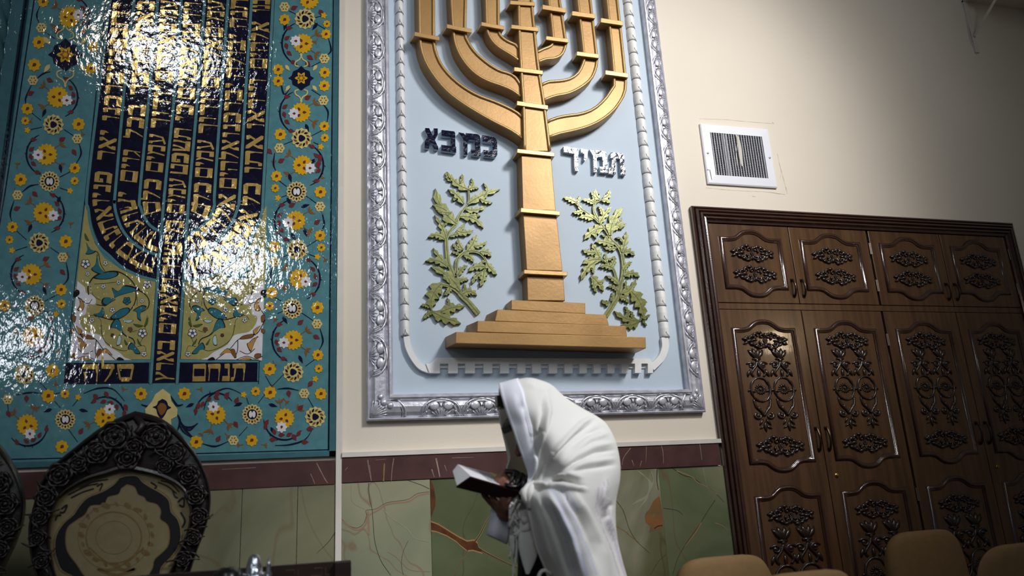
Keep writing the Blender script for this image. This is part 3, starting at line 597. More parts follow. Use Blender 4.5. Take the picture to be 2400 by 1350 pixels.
b.flat(CB(sp2([(985,298),(1040,330),(1060,385),(1100,412),(1050,440),(1020,500),(970,555),(920,490),(905,430),(860,405),(910,380),(930,330)],3)), zf+.0016, 'line')
b.flat(CB(sp2([(960,350),(1010,360),(1040,410),(1015,470),(970,510),(935,460),(920,400)],3)), zf+.002, 'umber')
for p in ([(900,270),(850,350),(800,395),(715,370)],[(1090,260),(1140,340),(1180,385),(1250,370)],[(1180,500),(1210,590),(1180,700)],[(1190,540),(1260,650),(1360,660),(1440,610)],[(1215,600),(1280,700),(1380,800)]): b.ribbon(CB(p), lambda k: 2+3.5*math.sin(PI*k), zf+.0006, 'line')
b.build('floral_border', mural)
# rope-twist turquoise corner column, left
xc = P(48, 0).x-.088
t = E('corner_column', (xc, D, 0), 'turquoise rope-twisted corner moulding at the left edge of the tile mural', 'column')
b = MB('tealtrim'); n = 40; rows = 300; vs = []; fs = []
for i in range(rows+1):
    z = 1.45+3.4*i/rows
    for j in range(n):
        a = 2*PI*j/n; r = .066+.012*abs(math.sin(3.5*(a)+z*26)); vs.append((xc+r*math.cos(a), D-.03+r*math.sin(a), z))
for i in range(rows):
    for j in range(n): fs.append((i*n+j, i*n+(j+1) % n, (i+1)*n+(j+1) % n, (i+1)*n+j))
fs += [tuple(range(n-1, -1, -1)), tuple(rows*n+j for j in range(n))]
b.add(vs, fs, 'tealtrim'); b.build('rope_shaft', t, smooth=True)
b = MB('tealtrim'); b.box((xc+.07, D-.05, 1.45), (P(66,0).x, D, 4.85)); b.box((P(66,0).x, D-.028, 1.45), (P(70,0).x, D, 4.85), 'line'); b.build('side_fillet', t)
b = MB('tealtrim'); b.lathe((xc, D-.03, 0), [(.09,0),(.09,.12),(.07,.16),(.062,.2),(.062,1.38),(.085,1.42),(.085,1.46)], n=28); b.build('base', t, smooth=False)
# ================================================================== FRAMED RELIEF PANEL
fx0, fx1 = P(857, 500).x, P(1590, 480).x+0.0
fx1 = (P(1652, 965).x+P(1525, 0).x)/2
fz0, fz1 = P(1250, 978).z, 4.42
ix0, ix1 = P(920, 900).x, P(1600, 900).x
iz0 = P(1250, 920).z
bl, br, bb = ix0-fx0, fx1-ix1, iz0-fz0
fr = E('framed_plaster_relief', ((fx0+fx1)/2, D, fz0), 'tall pale blue plaster panel in a carved silver frame above the shawled man', 'wall panel')
b = MB('panelblue'); b.box((ix0-.02, D-.012, iz0-.02), (ix1+.02, D, fz1-.08)); b.build('backing', fr)
# frame moulding: mitred sweep of a profile (t across 0 outer..1 inner, height)
prof = [(0,0),(0,.030),(.05,.034),(.09,.030),(.12,.022),(.16,.028),(.3,.040),(.5,.046),(.66,.044),(.74,.036),(.78,.046),(.84,.054),(.92,.054),(.97,.046),(1,.012),(1,0)]
b = MB('silver'); vs = []; fs = []
corners = []
for (t, h) in prof:
    x0_, x1_, z0_, z1_ = fx0+bl*t, fx1-br*t, fz0+bb*t, fz1-.09*t
    corners.append([(x0_, D-h, z0_), (x1_, D-h, z0_), (x1_, D-h, z1_), (x0_, D-h, z1_)])
for c in corners: vs += c
for i in range(len(prof)-1):
    for j in range(4): fs.append((i*4+j, i*4+(j+1) % 4, (i+1)*4+(j+1) % 4, (i+1)*4+j))
b.add(vs, fs, 'silver'); b.build('frame_moulding', fr, fix=True)
# carved ornament
b = sd = MB('silver')
def hprof(t):
    for (t0, h0), (t1, h1) in zip(prof[1:], prof[2:]):
        if t0 <= t <= t1: return h0+(h1-h0)*(t-t0)/max(1e-6, t1-t0)
    return .04
def unit(side, c, per):
    """c: centre of the unit along the side (x or z), per: length"""
    def Q(s, t, up=.0):
        h = hprof(t)+up
        if side == 'b': return Vector((c+s*per, D-h, fz0+bb*t))
        if side == 'l': return Vector((fx0+bl*t, D-h, c+s*per))
        return Vector((fx1-br*t, D-h, c+s*per))
    arc = lambda w, t0, t1, up=0.0: [Q(-w*math.cos(a), t0+(t1-t0)*math.sin(a)**.8, up) for a in [PI*i/14 for i in range(15)]]
    k = lambda f: lambda q: f*(.35+.65*math.sin(PI*min(.999, max(.001, q)))**.6)
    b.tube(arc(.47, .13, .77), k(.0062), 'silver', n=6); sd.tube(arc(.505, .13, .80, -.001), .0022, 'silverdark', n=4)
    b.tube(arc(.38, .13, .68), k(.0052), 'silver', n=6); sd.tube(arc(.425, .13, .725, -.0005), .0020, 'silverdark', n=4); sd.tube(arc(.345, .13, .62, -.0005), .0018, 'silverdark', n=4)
    for sg in (-1, 1):
        lob = [Q(sg*(.17+.13*math.cos(a)), .52+.16*math.sin(a)) for a in [2*PI*i/10 for i in range(10)]]
        pc = Q(sg*.17, .5, .0015); b.ell(pc, (per*.12 if side == 'b' else bl*.15, .0045, bb*.17 if side == 'b' else per*.13), 'silver', 10, 6)
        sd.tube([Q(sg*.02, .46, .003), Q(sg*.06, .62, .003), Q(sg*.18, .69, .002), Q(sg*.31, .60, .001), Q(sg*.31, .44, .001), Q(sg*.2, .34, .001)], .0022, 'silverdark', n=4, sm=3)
        b.tube([Q(sg*.34, .3), Q(sg*.42, .2), Q(sg*.48, .14)], .006, 'silver', n=6, r1=.002, sm=3)
    for i in range(7):
        a = (i-3)*.34; b.tube([Q(math.sin(a)*.05, .14), Q(math.sin(a)*.2, .14+.14*math.cos(a), .004), Q(math.sin(a)*.27, .14+.27*math.cos(a), .001)], .0052, 'silver', n=5, r1=.0015, sm=2)
def run(side, c0, per, lo, hi):
    n0 = math.ceil((lo-c0)/per); n1 = math.floor((hi-c0)/per)
    for i in range(n0, n1+1): unit(side, c0+i*per, per)
pb = (P(1557,945).x-P(1391,950).x)/2; run('b', P(1391,950).x, pb, fx0+.16, fx1-.15)
pl = P(882,739).z-P(882,838).z; run('l', P(882,739).z, pl, fz0+.16, fz1-.1)
pr = P(1600,764).z-P(1615,847).z; run('r', P(1600,764).z, pr, fz0+.16, fz1-.1)
for cx, sg in ((fx0, 1), (fx1, -1)):
    w = bl if sg > 0 else br
    Qc = lambda u, v: Vector((cx+sg*w*u, D-hprof(max(.13, min(.72, min(u, v)))), fz0+bb*v))
    for i in range(9):
        a = .12+i*.165; b.tube([Qc(.15, .15), Qc(.15+.35*math.cos(a), .15+.35*math.sin(a)), Qc(.15+.62*math.cos(a), .15+.62*math.sin(a))], .006, 'silver', n=5, r1=.002, sm=2)
    b.ell(Qc(.62, .66), (w*.15, .009, bb*.15), 'silver'); b.ell(Qc(.86, .55), (w*.13, .008, bb*.13), 'silver'); b.ell(Qc(.5, .88), (w*.12, .008, bb*.12), 'silver')
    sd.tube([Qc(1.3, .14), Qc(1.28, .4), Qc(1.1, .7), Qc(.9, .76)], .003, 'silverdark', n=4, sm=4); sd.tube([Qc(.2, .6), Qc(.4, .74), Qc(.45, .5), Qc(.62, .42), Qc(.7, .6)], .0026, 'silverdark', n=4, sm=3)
    b.tube([Qc(1.42, .14), Qc(1.4, .45), Qc(1.15, .76)], .006, 'silver', n=6, sm=4)
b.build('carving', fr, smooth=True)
# ---- white bud moulding with quarter curves and the crenellated bar
def budstrip(name, xc0, y0, xc1, y1, w0, w1, flip):
    b = g = MB('relief_white'); A, B = P(xc0, y0), P(xc1, y1); top_ = 4.2
    xw = (A.x+B.x)/2; za = B.z; n = 1
    wid = (P(xc1+w1/2, y1)-P(xc1-w1/2, y1)).x/2
    zz = za; L = .0735 if not flip else .0805
    while zz < top_:
        vs = []; K = 16
        for (t, f, dd) in ((0, .92, .9), (.12, 1.02, 1.04), (.55, 1.06, 1.08), (.9, .98, .98), (.985, .9, .8)):
            for j in range(K+1):
                a = PI*j/K; vs.append((xw+wid*f*math.cos(a), D-.012-.030*dd*math.sin(a), zz+L*t))
        fs = [(i*(K+1)+j, i*(K+1)+j+1, (i+1)*(K+1)+j+1, (i+1)*(K+1)+j) for i in range(4) for j in range(K)]
        fs += [tuple(range(K+1)), tuple(range(5*(K+1)-1, 4*(K+1)-1, -1))]+[(i*(K+1), (i+1)*(K+1), (i+1)*(K+1)+K, i*(K+1)+K) for i in range(4)]
        b.add(vs, fs, 'relief_white')
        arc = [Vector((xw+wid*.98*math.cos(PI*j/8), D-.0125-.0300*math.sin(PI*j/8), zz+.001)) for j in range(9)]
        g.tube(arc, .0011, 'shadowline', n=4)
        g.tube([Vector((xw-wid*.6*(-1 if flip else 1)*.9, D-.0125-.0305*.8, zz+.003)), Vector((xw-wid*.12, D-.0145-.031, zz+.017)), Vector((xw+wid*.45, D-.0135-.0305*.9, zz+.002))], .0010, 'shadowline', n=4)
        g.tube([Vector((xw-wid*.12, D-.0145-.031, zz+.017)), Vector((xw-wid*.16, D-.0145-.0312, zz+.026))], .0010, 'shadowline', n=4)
        zz += L
    b.build(name, fr, smooth=False); return wid, xw, za
budstrip('bud_moulding', 937, 300, 952, 790, 0, 20, False)
budstrip('bud_moulding', 1516, 450, 1556, 793, 0, 22, True)
b = MB('relief_white')
def curve_strip(pts, w):
    p = smooth2(pts, 5); N = len(p); Lf = []; Rt = []
    for i in range(N):
        t = (p[min(N-1, i+1)]-p[max(0, i-1)]).normalized(); n = Vector((-t.y, t.x)); Lf.append(p[i]+n*w/2); Rt.append(p[i]-n*w/2)
    for i in range(N-1): b.prism([(Lf[i].x, Lf[i].y), (Lf[i+1].x, Lf[i+1].y), (Rt[i+1].x, Rt[i+1].y), (Rt[i].x, Rt[i].y)], .034, .010)
curve_strip([(953,788),(957,812),(968,836),(984,857),(1002,866),(1014,868)], 14); b.build('quarter_curve', fr); b = MB('relief_white'); curve_strip([(1558,790),(1560,812),(1553,834),(1542,848),(1528,862)], 16)
b.build('quarter_curve', fr)
b = MB('relief_white'); C5 = lambda p: CR(800, 450, 3, p)
b.prism(C5([(668,1165),(2170,1172),(2188,1206),(625,1206)]), .040, .010)
b.prism(C5([(690,1206),(2165,1206),(2165,1238),(690,1238)]), .020, .010)
xt = [(595,694),(752,820),(872,940),(1000,1062),(1117,1180),(1238,1295),(1342,1405),(1460,1518),(1570,1627),(1675,1727),(1775,1825),(1872,1922),(1970,2020),(2065,2110),(2155,2192)]
for a, c in xt: b.prism(C5([(a,1206),(c,1206),(c,1272),(a+(25 if a < 600 else 0),1272)]), .040, .010)
b.build('crenellated_bar', fr)
# ================================================================== GOLD CANDELABRUM RELIEF
C4x = lambda p: CR(800, 0, 3, p)
men = E('menorah_relief', P(1290, 817), 'large gold painted seven branched candelabrum in plaster relief on a stepped base', 'relief')
def edge(pts): return C4x(pts)
def branch(Lp, Rp, d, sh, k=6, up=True, mk='branch'):
    """L and R: front edges in photo coordinates, from the top to the stem"""
    b = MB('goldpaint'); Ls = Path(Lp); Rs = Path(Rp); N = 30
    Lq = [Ls.at(Ls.l[-1]*i/N)[0] for i in range(N+1)]; Rq = [Rs.at(Rs.l[-1]*i/N)[0] for i in range(N+1)]
    A = [P(q.x, q.y, d) for q in Lq]; B = [P(q.x, q.y, d) for q in Rq]
    A2 = [P(q.x-sh[0], q.y-sh[1], .0125) for q in Lq]; B2 = [P(q.x-sh[0], q.y-sh[1], .0125) for q in Rq]
    vs = A+B+A2+B2; n = N+1; fs = []
    for i in range(N): fs += [(i, i+1, n+i+1, n+i), (2*n+i, 2*n+i+1, i+1, i), (n+i, n+i+1, 3*n+i+1, 3*n+i), (2*n+i, 3*n+i, 3*n+i+1, 2*n+i+1)]
    fs += [(0, n, 3*n, 2*n), (N, n+N, 3*n+N, 2*n+N)]
    b.add(vs, fs, 'goldpaint'); r = b; b.S = True
    for S_ in (A, B):
        o_ = B if S_ is A else A
        r.tube([p+(q-p).normalized()*.0065-Vector((0, .001, 0)) for p, q in zip(S_, o_)], .0085, 'goldrim', n=6)
    return b.build(mk, men)
sh1 = (-9, 16)
neg = lambda s: (s[0], s[1])
branch(edge([(536,-260),(540,0),(545,250),(558,360),(590,450),(650,545),(740,650),(850,735),(980,815),(1080,870),(1180,920),(1250,965),(1275,985)]), edge([(652,-260),(655,0),(655,270),(665,350),(700,440),(760,520),(850,600),(960,665),(1080,710),(1180,755),(1240,790),(1272,820)]), .085, (9, -16))
branch(edge([(755,-260),(765,0),(780,210),(800,330),(850,430),(930,520),(1020,575),(1120,610),(1200,645),(1262,690)]), edge([(874,-260),(880,0),(875,225),(900,300),(950,370),(1030,440),(1110,490),(1190,515),(1235,550),(1262,600)]), .085, (9, -16))
branch(edge([(990,-260),(1010,0),(1018,195),(1040,270),(1090,330),(1150,370),(1200,400),(1255,440)]), edge([(1095,-260),(1108,0),(1110,210),(1135,260),(1180,290),(1225,310),(1250,345)]), .085, (9, -16))
branch(edge([(1435,-260),(1450,0),(1465,85),(1485,270),(1484,300),(1465,322),(1430,335),(1365,365)]), edge([(1530,-260),(1540,0),(1552,85),(1578,270),(1583,310),(1575,350),(1550,395),(1500,420),(1440,425),(1375,450)]), .085, (9, -16))
branch(edge([(1625,-260),(1655,0),(1700,400),(1690,450),(1660,510),(1600,550),(1520,565),(1450,570),(1395,600)]), edge([(1728,-260),(1755,0),(1800,400),(1795,480),(1760,560),(1690,620),(1600,665),(1500,685),(1405,722)]), .085, (9, -16))
branch(edge([(1830,-260),(1860,0),(1912,540),(1895,620),(1850,690),(1770,760),(1680,795),(1570,810),(1490,830),(1430,860)]), edge([(1915,-260),(1945,0),(2000,540),(2000,640),(1965,720),(1900,800),(1800,870),(1700,910),(1600,935),(1530,950),(1440,982)]), .085, (9, -16))
branch(edge([(1228,-260),(1238,0),(1242,200),(1256,480),(1272,740),(1280,1060)]), edge([(1338,-260),(1345,0),(1362,200),(1392,480),(1432,740),(1472,1060)]), .098, (12, -12), mk='stem')
b = MB('goldpaint')
def blk(q, d, sh, m='goldpaint'): b.prism(q, d, .0125, m, (-sh[0], -sh[1]))
for q in (C4x([(1266,1095),(1475,1100),(1508,1480),(1276,1475)]), C5([(1276,120),(1508,125),(1557,555),(1303,548)]), C5([(1305,590),(1560,590),(1574,765),(1310,762)])): b = MB('goldpaint'); blk(q, .095, (12, -9)); b.build('post', men, bevel=.003)
b = MB('goldpaint')
def ring(q, d=.112, s=(14, -18)): b.prism(q, d, .0125, 'goldrim', (-s[0], -s[1]))
for q in ([(515,222),(690,256),(690,286),(513,252)],[(742,168),(918,203),(918,232),(740,197)],[(985,153),(1145,182),(1145,210),(983,180)],[(1187,2),(1362,15),(1362,42),(1185,30)],[(1195,172),(1388,192),(1388,222),(1193,200)],
          [(1215,470),(1418,495),(1418,525),(1213,500)],[(1235,708),(1455,740),(1455,772),(1233,740)],[(1237,1045),(1500,1072),(1500,1102),(1235,1075)],[(1415,32),(1580,58),(1580,90),(1413,64)],[(1440,252),(1597,272),(1597,300),(1438,280)],
          [(1622,76),(1785,98),(1785,130),(1620,108)],[(1655,360),(1812,380),(1812,410),(1653,390)],[(1825,125),(1982,148),(1982,180),(1823,157)],[(1857,492),(2018,515),(2018,546),(1855,524)]): b = MB('goldrim'); ring(C4x(q), .112, (11, -17)); b.build('collar', men, bevel=.0025)
for q in ([(1262,110),(1538,135),(1538,165),(1260,142)],[(1285,545),(1590,560),(1590,590),(1283,575)]): b = MB('goldrim'); ring(C5(q), .118, (14, -14)); b.build('collar', men, bevel=.0025)
for q, d, s in (([(1195,758),(1715,780),(1717,856),(1195,828)],.105,(14,-11)),([(1098,825),(1862,862),(1884,940),(1080,908)],.125,(26,-13)),([(958,905),(2002,942),(2010,1018),(955,984)],.15,(26,-11)),([(805,983),(2140,1020),(2143,1100),(803,1064)],.18,(25,-12))): b = MB('goldpaint'); blk(C5(q), d, s); b.build('step', men, bevel=.003)
# ================================================================== LETTERS ON THE PANEL
def relief_word(name, label, items):
    t = E(name, P(*items[0][1][3]), label, 'lettering')
    for ch, q in items:
        b = MB('inkblue'); W = GL[ch][0]; a, c_, e, f = [Vector(v) for v in q]
        for poly in GL[ch][1]:
            qq = []
            for gx, gy in poly:
                u = gx/W; v = 1-gy; p = (a*(1-u)+c_*u)*(1-v)+(f*(1-u)+e*u)*v; qq.append((p.x, p.y))
            b.prism(qq, .038, .034, 'inkblue'); b.prism(qq, .034, .0125, 'panelblue')
        b.build('letter', t)
    return t
GL['ב2'] = (.8, [[(0,1),(.7,1),(.76,.92),(.76,.72),(0,.72)], [(.5,.76),(.76,.76),(.76,.26),(.5,.26)], [(0,.28),(.8,.28),(.8,0),(0,0)]])
GL['כ2'] = (.8, [[(0,1),(.6,1),(.74,.92),(.8,.8),(.8,.7),(0,.7)], [(.54,.72),(.8,.72),(.8,.28),(.54,.28)], [(0,.3),(.8,.3),(.8,.16),(.72,.04),(.6,0),(0,0)]])
GL['מ2'] = (.9, [[(.3,1),(.84,1),(.9,.9),(.9,.72),(.3,.72)], [(.64,.74),(.9,.74),(.9,0),(.64,0)], [(.42,0),(.9,0),(.9,.26),(.42,.26)], [(0,1),(.22,.98),(.42,.72),(.24,.56)], [(.14,.72),(.34,.74),(.2,0),(0,0)]])
GL['א2'] = (.86, [[(0,1),(.26,1),(.86,.1),(.84,0),(.6,0),(0,.86)], [(.56,1),(.84,1),(.84,.72),(.66,.48),(.5,.6),(.62,.76)], [(0,0),(.28,0),(.26,.2),(.34,.5),(.2,.62),(0,.34)]])
GL['ת2'] = (.9, [[(.06,1),(.84,1),(.9,.9),(.9,.74),(.06,.74)], [(.64,.76),(.9,.76),(.9,0),(.64,0)], [(.16,.76),(.4,.76),(.36,0),(0,0),(0,.26),(.14,.28)]])
GL['ד2'] = (.86, [[(0,1),(.86,1),(.86,.74),(0,.74)], [(.6,.76),(.84,.76),(.84,0),(.66,0),(.6,.12)]])
GL['י2'] = (.5, [[(0,1),(.5,1),(.5,.4),(.3,0),(.2,.1),(.26,.6),(0,.6)]])
relief_word('relief_lettering', 'navy raised Hebrew word on the pale blue panel, left of the gold stem', [('א2', C4x([(590,900),(680,903),(683,1052),(585,1040)])), ('ב2', C4x([(705,913),(806,925),(808,1072),(703,1058)])), ('מ2', C4x([(825,930),(975,945),(980,1097),(860,1085)])), ('כ2', C4x([(990,950),(1095,965),(1098,1110),(1003,1098)]))])
relief_word('relief_lettering', 'navy glossy raised Hebrew word on the pale blue panel, right of the gold stem', [('ד2', C4x([(1562,1028),(1668,1045),(1668,1205),(1575,1180)])), ('י2', C4x([(1683,1045),(1732,1052),(1730,1140),(1690,1120)])), ('מ2', C4x([(1745,1052),(1865,1065),(1873,1215),(1775,1208)])), ('ת2', C4x([(1890,1070),(1985,1078),(2000,1230),(1880,1220)]))])
# ================================================================== GILDED FOLIAGE RELIEFS
def foliage(name, label, o, stems, leaves):
    ox, oy, s = o; t = E(name, P(ox+stems[0][0][0][0]/s, oy+stems[0][0][0][1]/s), label, 'relief')
    b = MB('leaf')
    for pts, w0, w1 in stems:
        pp = Path(CR(ox, oy, s, pts)); N = max(8, len(pts)*4); L = pp.l[-1]; A = []; B = []
        for i in range(N+1):
            p, tt = pp.at(L*i/N); n = Vector((-tt.y, tt.x)); w = (w0+(w1-w0)*i/N)/s/2; A.append((p+n*w)); B.append((p-n*w))
        for i in range(N): b.prism([(A[i].x, A[i].y), (A[i+1].x, A[i+1].y), (B[i+1].x, B[i+1].y), (B[i].x, B[i].y)], .026, .0125)
        b.ribbon(CR(ox, oy, s, pts), 1.6, .0268, 'leafdark')
    b.build('stem', t)
    for k, lf in enumerate(leaves):
        (x0, y0, x1, y1, w) = lf[:5]; bend = lf[5] if len(lf) > 5 else (.18 if k % 2 else -.18)
        p0, p1 = Vector((ox+x0/s, oy+y0/s)), Vector((ox+x1/s, oy+y1/s)); dv = p1-p0; L = dv.length
        if L < 3: continue
        n = Vector((-dv.y, dv.x)).normalized(); pc = (p0+p1)/2+n*bend*L; w = w/s*.8
        sp = lambda q: p0*(1-q)**2+pc*2*q*(1-q)+p1*q*q
        tg = lambda q: ((pc-p0)*(1-q)+(p1-pc)*q).normalized()
        A = []; B = []; lob = 3 if L > 22 else 2
        for sgn, lst in ((1, A), (-1, B)):
            lst.append(p0+Vector((-tg(0).y, tg(0).x))*sgn*w*.12)
            for j in range(lob):
                qa, qb, qc = (.12+j*.8/lob), (.12+(j+.72)*.8/lob), (.12+(j+.86)*.8/lob)
                f = (1.0, .95, .6)[j] if lob == 3 else (1.0, .7)[j]
                for q_, ff in ((qa, .26), (qa*.6+qb*.4, .44), (qa*.2+qb*.8, .52), (qb, .50)):
                    c = sp(q_); T = tg(q_); N_ = Vector((-T.y, T.x)); ex = w*.1 if ff > .5 else 0
                    lst.append(c+N_*sgn*w*ff*f+T*ex)
                c = sp(qc); T = tg(qc); lst.append(c+Vector((-T.y, T.x))*sgn*w*.26*f)
        out = A+[p1+tg(1)*w*.1]+B[::-1]
        b = MB('leaf'); dd = .027+.0012*(k % 4)
        # domed leaf: centre line raised above the rim
        N = len(out); rim = [P(q.x, q.y, dd-.006) for q in out]; back = [Vector((q.x, D-.011, q.z)) for q in rim]
        sp_ = [P(*sp(q_), dd+.004) for q_ in [i/6 for i in range(7)]]
        b.prism([(q.x, q.y) for q in out], dd, .0125)
        b.ribbon([tuple(sp(i/5)) for i in range(6)], 1.7, dd+.0006, 'leafdark', w1=.5)
        b.build('leaf', t, bevel=.0018)
    return t
foliage('foliage_relief', 'green gilded acanthus foliage in relief, growing left of the gold candelabrum base', (960, 380, 3.375),
  [([(545,1200),(470,1110),(400,1040),(370,950),(350,890),(310,800),(300,740),(293,600),(330,530),(370,490),(385,440),(420,380),(470,310),(465,210)], 44, 14),
   ([(420,1060),(350,1000),(270,970),(210,985),(180,1050),(165,1140)], 30, 14), ([(375,930),(372,800),(400,740),(460,705),(540,710),(590,750),(610,810),(580,880),(520,910)], 30, 14), ([(165,1140),(185,1185),(260,1190)], 16, 14)],
  [(465,215,300,80,80,-.2),(465,215,490,128,50,.5),(465,215,545,205,45,-.2),(400,165,415,95,45,.3),(330,150,290,75,36,-.3),(460,330,712,215,80,-.1),(590,270,585,165,40,.5),(560,290,655,318,50,.15),(440,370,605,345,62,.25),(400,430,582,518,80,-.3),(470,430,560,425,40),(430,330,308,215,74,.15),(360,280,345,300,40),(375,490,205,212,120,-.22),(320,400,185,340,66,.1),(330,400,215,375,50,-.15),
   (290,600,200,420,64,.1),(250,500,300,480,36),(280,610,150,590,72,.35),(370,540,502,540,72,.25),(375,540,435,480,46,.3),(320,590,425,580,50,-.3),(310,820,190,680,66,-.1),(300,830,130,780,76,.3),(460,700,530,578,92,.1),(510,665,612,625,50,.2),(410,700,345,645,50,-.2),(430,690,385,605,56,-.3),(390,730,335,715,34,.2),(430,740,505,790,66,-.4),
   (560,710,645,742,80,-.3),(608,790,690,885,72,.15),(600,770,550,800,30),(600,830,470,860,80,.3),(590,850,560,980,76,-.1),(570,870,495,960,56,.2),(385,900,458,818,66,-.3),(390,950,465,930,60,-.4),(400,1020,175,830,104,.2),(320,960,270,880,50),(415,1050,530,1050,90,-.5),(430,1010,430,965,40,.5),(320,990,275,1050,60,-.2),
   (255,960,172,1160,150,.28),(170,1150,90,1135,52,.3),(180,1180,112,1238,52,.1),(180,1185,400,1272,120,.05),(250,1185,432,1140,100,-.12),(300,1170,300,1075,50,.3)])
foliage('foliage_relief', 'green gilded acanthus foliage in relief, growing right of the gold candelabrum base', (1300, 420, 3.75),
  [([(450,1205),(510,1110),(560,1020),(580,930),(600,850),(605,740),(590,650),(560,590),(500,530),(480,490),(430,420),(340,330),(240,265),(180,200)], 46, 14),
   ([(555,1010),(555,920),(530,820),(500,770),(410,700),(345,640)], 30, 14), ([(385,355),(350,290),(350,220),(400,180)], 24, 14), ([(560,1030),(650,990),(720,1040),(770,1130),(770,1210),(730,1250),(660,1250)], 28, 14)],
  [(190,205,82,162,64,.1),(180,200,215,148,44,.5),(240,265,200,200,40),(250,275,165,290,60,-.2),(350,215,245,182,56,.2),(348,200,320,115,50,.3),(345,150,350,130,24),(400,175,358,92,66,-.35),(425,165,480,95,66,.5),(410,185,487,210,50,-.3),(395,390,500,245,80,-.1),(420,320,385,240,50,.3),(340,350,218,335,80,.25),(430,430,265,525,110,.25),(370,440,365,520,44,.2),
   (490,490,600,250,130,-.22),(510,420,628,388,70,.15),(550,390,590,340,40,.4),(530,400,600,430,40,-.2),(520,580,365,550,84,.15),(480,560,410,488,40,.3),(545,600,435,600,50,-.2),(590,640,630,465,80,.1),(600,560,535,515,36,.5),(600,645,702,665,90,-.35),(603,800,680,728,66,-.25),(612,850,745,855,84,-.4),(560,930,455,848,56,.2),
   (400,700,330,565,90,.05),(360,640,250,620,72,-.2),(410,710,248,740,84,.2),(370,720,235,885,90,.22),(340,740,345,830,50,.1),(520,790,395,770,76,.3),(490,770,530,680,70,.2),(465,740,460,638,46,-.3),(460,700,525,675,36,.3),(320,850,430,980,86,-.1),(340,890,368,995,50,.1),(380,910,440,875,46,.3),(560,985,465,945,50,.35),(575,1010,715,880,90,.3),(640,970,630,890,40,-.2),
   (490,1080,420,1060,60,-.5),(490,1070,505,1000,48,.4),(570,1035,650,1085,76,-.35),(675,985,785,1210,150,-.2),(770,1222,840,1190,46,.1),(775,1240,812,1285,30,.1),(745,1245,530,1160,90,-.2),(640,1210,620,1118,50,.3),(680,1220,670,1160,46,.3),(740,1255,590,1283,90,-.2)])
# ================================================================== AIR VENT
q = [P(*CR(1600,270,5.87,[p])[0]) for p in ((225,130),(1155,210),(1285,1005),(330,962))]
vx0, vx1 = (q[0].x+q[3].x)/2, (q[1].x+q[2].x)/2; vz1, vz0 = (q[0].z+q[1].z)/2, (q[2].z+q[3].z)/2
vent = E('air_vent', ((vx0+vx1)/2, D, vz0), 'white square wall air vent with vertical blades above the wooden cabinet', 'vent')
b = MB('ventwhite'); w = vx1-vx0; h = vz1-vz0; fw = .052
O = [(vx0,vz0),(vx1,vz0),(vx1,vz1),(vx0,vz1)]; I = [(vx0+fw,vz0+fw),(vx1-fw,vz0+fw),(vx1-fw,vz1-fw),(vx0+fw,vz1-fw)]; Mi = [(vx0+.006,vz0+.006),(vx1-.006,vz0+.006),(vx1-.006,vz1-.006),(vx0+.006,vz1-.006)]
vs = [(x, D-.001, z) for x, z in O]+[(x, D-.012, z) for x, z in O]+[(x, D-.016, z) for x, z in Mi]+[(x, D-.018, z) for x, z in I]+[(x, D-.002, z) for x, z in I]
fs = [(k*4+i, k*4+(i+1) % 4, (k+1)*4+(i+1) % 4, (k+1)*4+i) for k in range(4) for i in range(4)]
b.add(vs, fs, 'ventwhite')
for sx in (.022, w-.022): b.lathe((vx0+sx, D-.018, vz0+h*.5), [(.006,0),(.005,.003),(.001,.004)], 'ventgrey', n=10, ax=(0,-1,0))
b.build('frame', vent)
b = MB('ventdark'); b.box((vx0+fw-.002, D-.0025, vz0+fw-.002), (vx1-fw+.002, D-.001, vz1-fw+.002)); b.build('duct', vent)
nb = 21
for i in range(nb):
    x = vx0+fw+(w-2*fw)*(i+.5)/nb
    b = MB('ventwhite'); b.box((x-.0013, D-.017, vz0+fw), (x+.0013, D-.009, vz1-fw), 'ventwhite')
    if i in (5, 6): b.box((x-.006, D-.013, vz0+fw), (x+.003, D-.008, vz1-fw), 'ventgrey')
    b.build('blade', vent)
for i in range(24):
    z = vz0+fw+(h-2*fw)*(i+.5)/24; b = MB('ventgrey'); b.box((vx0+fw, D-.0075, z-.0007), (vx1-fw, D-.0045, z+.0007)); b.build('rear_blade', vent)
b = MB('thread')
for k in range(6):
    o = (k-2.5)*5
    b.ribbon(CR(1600,270,5.87,[(735+o*.6,262),(765+o,330),(790+o*1.3,450),(800+o*1.5,560),(825+o*.5,700)]), 2.0-(k % 2)*.8, .0195+.0004*k, 'thread', n=4, th=.0008)
b.ribbon(CR(1600,270,5.87,[(765,310),(745,450),(735,560),(750,690)]), .7, .02, 'thread'); b.build('ribbon', vent); tag(bpy.data.objects['ribbon'], 'frayed pale ribbon tied to the blades')
b = MB('ventgrey'); b.tube([P(*CR(1600,270,5.87,[(340,745)])[0], .019), P(*CR(1600,270,5.87,[(378,748)])[0], .021), P(*CR(1600,270,5.87,[(402,880)])[0], .019)], .0016, n=5); b.build('lever', vent)
# ================================================================== BUILT-IN CABINET
cx0, cx1 = 2.069, 4.066; cz1 = P(1652,525).z; czm1 = P(1676,711).z; czm0 = P(1681,727).z; cz0 = .10
fo0, foz = P(1640,700).x*0+1.986, (P(1616,493).z+P(2358,521).z)/2; fo1 = 4.15
cab = E('built_in_cabinet', ((cx0+cx1)/2, D, 0), 'dark varnished walnut wall cabinet with eight carved doors in a reeded frame', 'cabinet')
wv, wm, wc = 'wood', 'woodred', 'woodcarve'
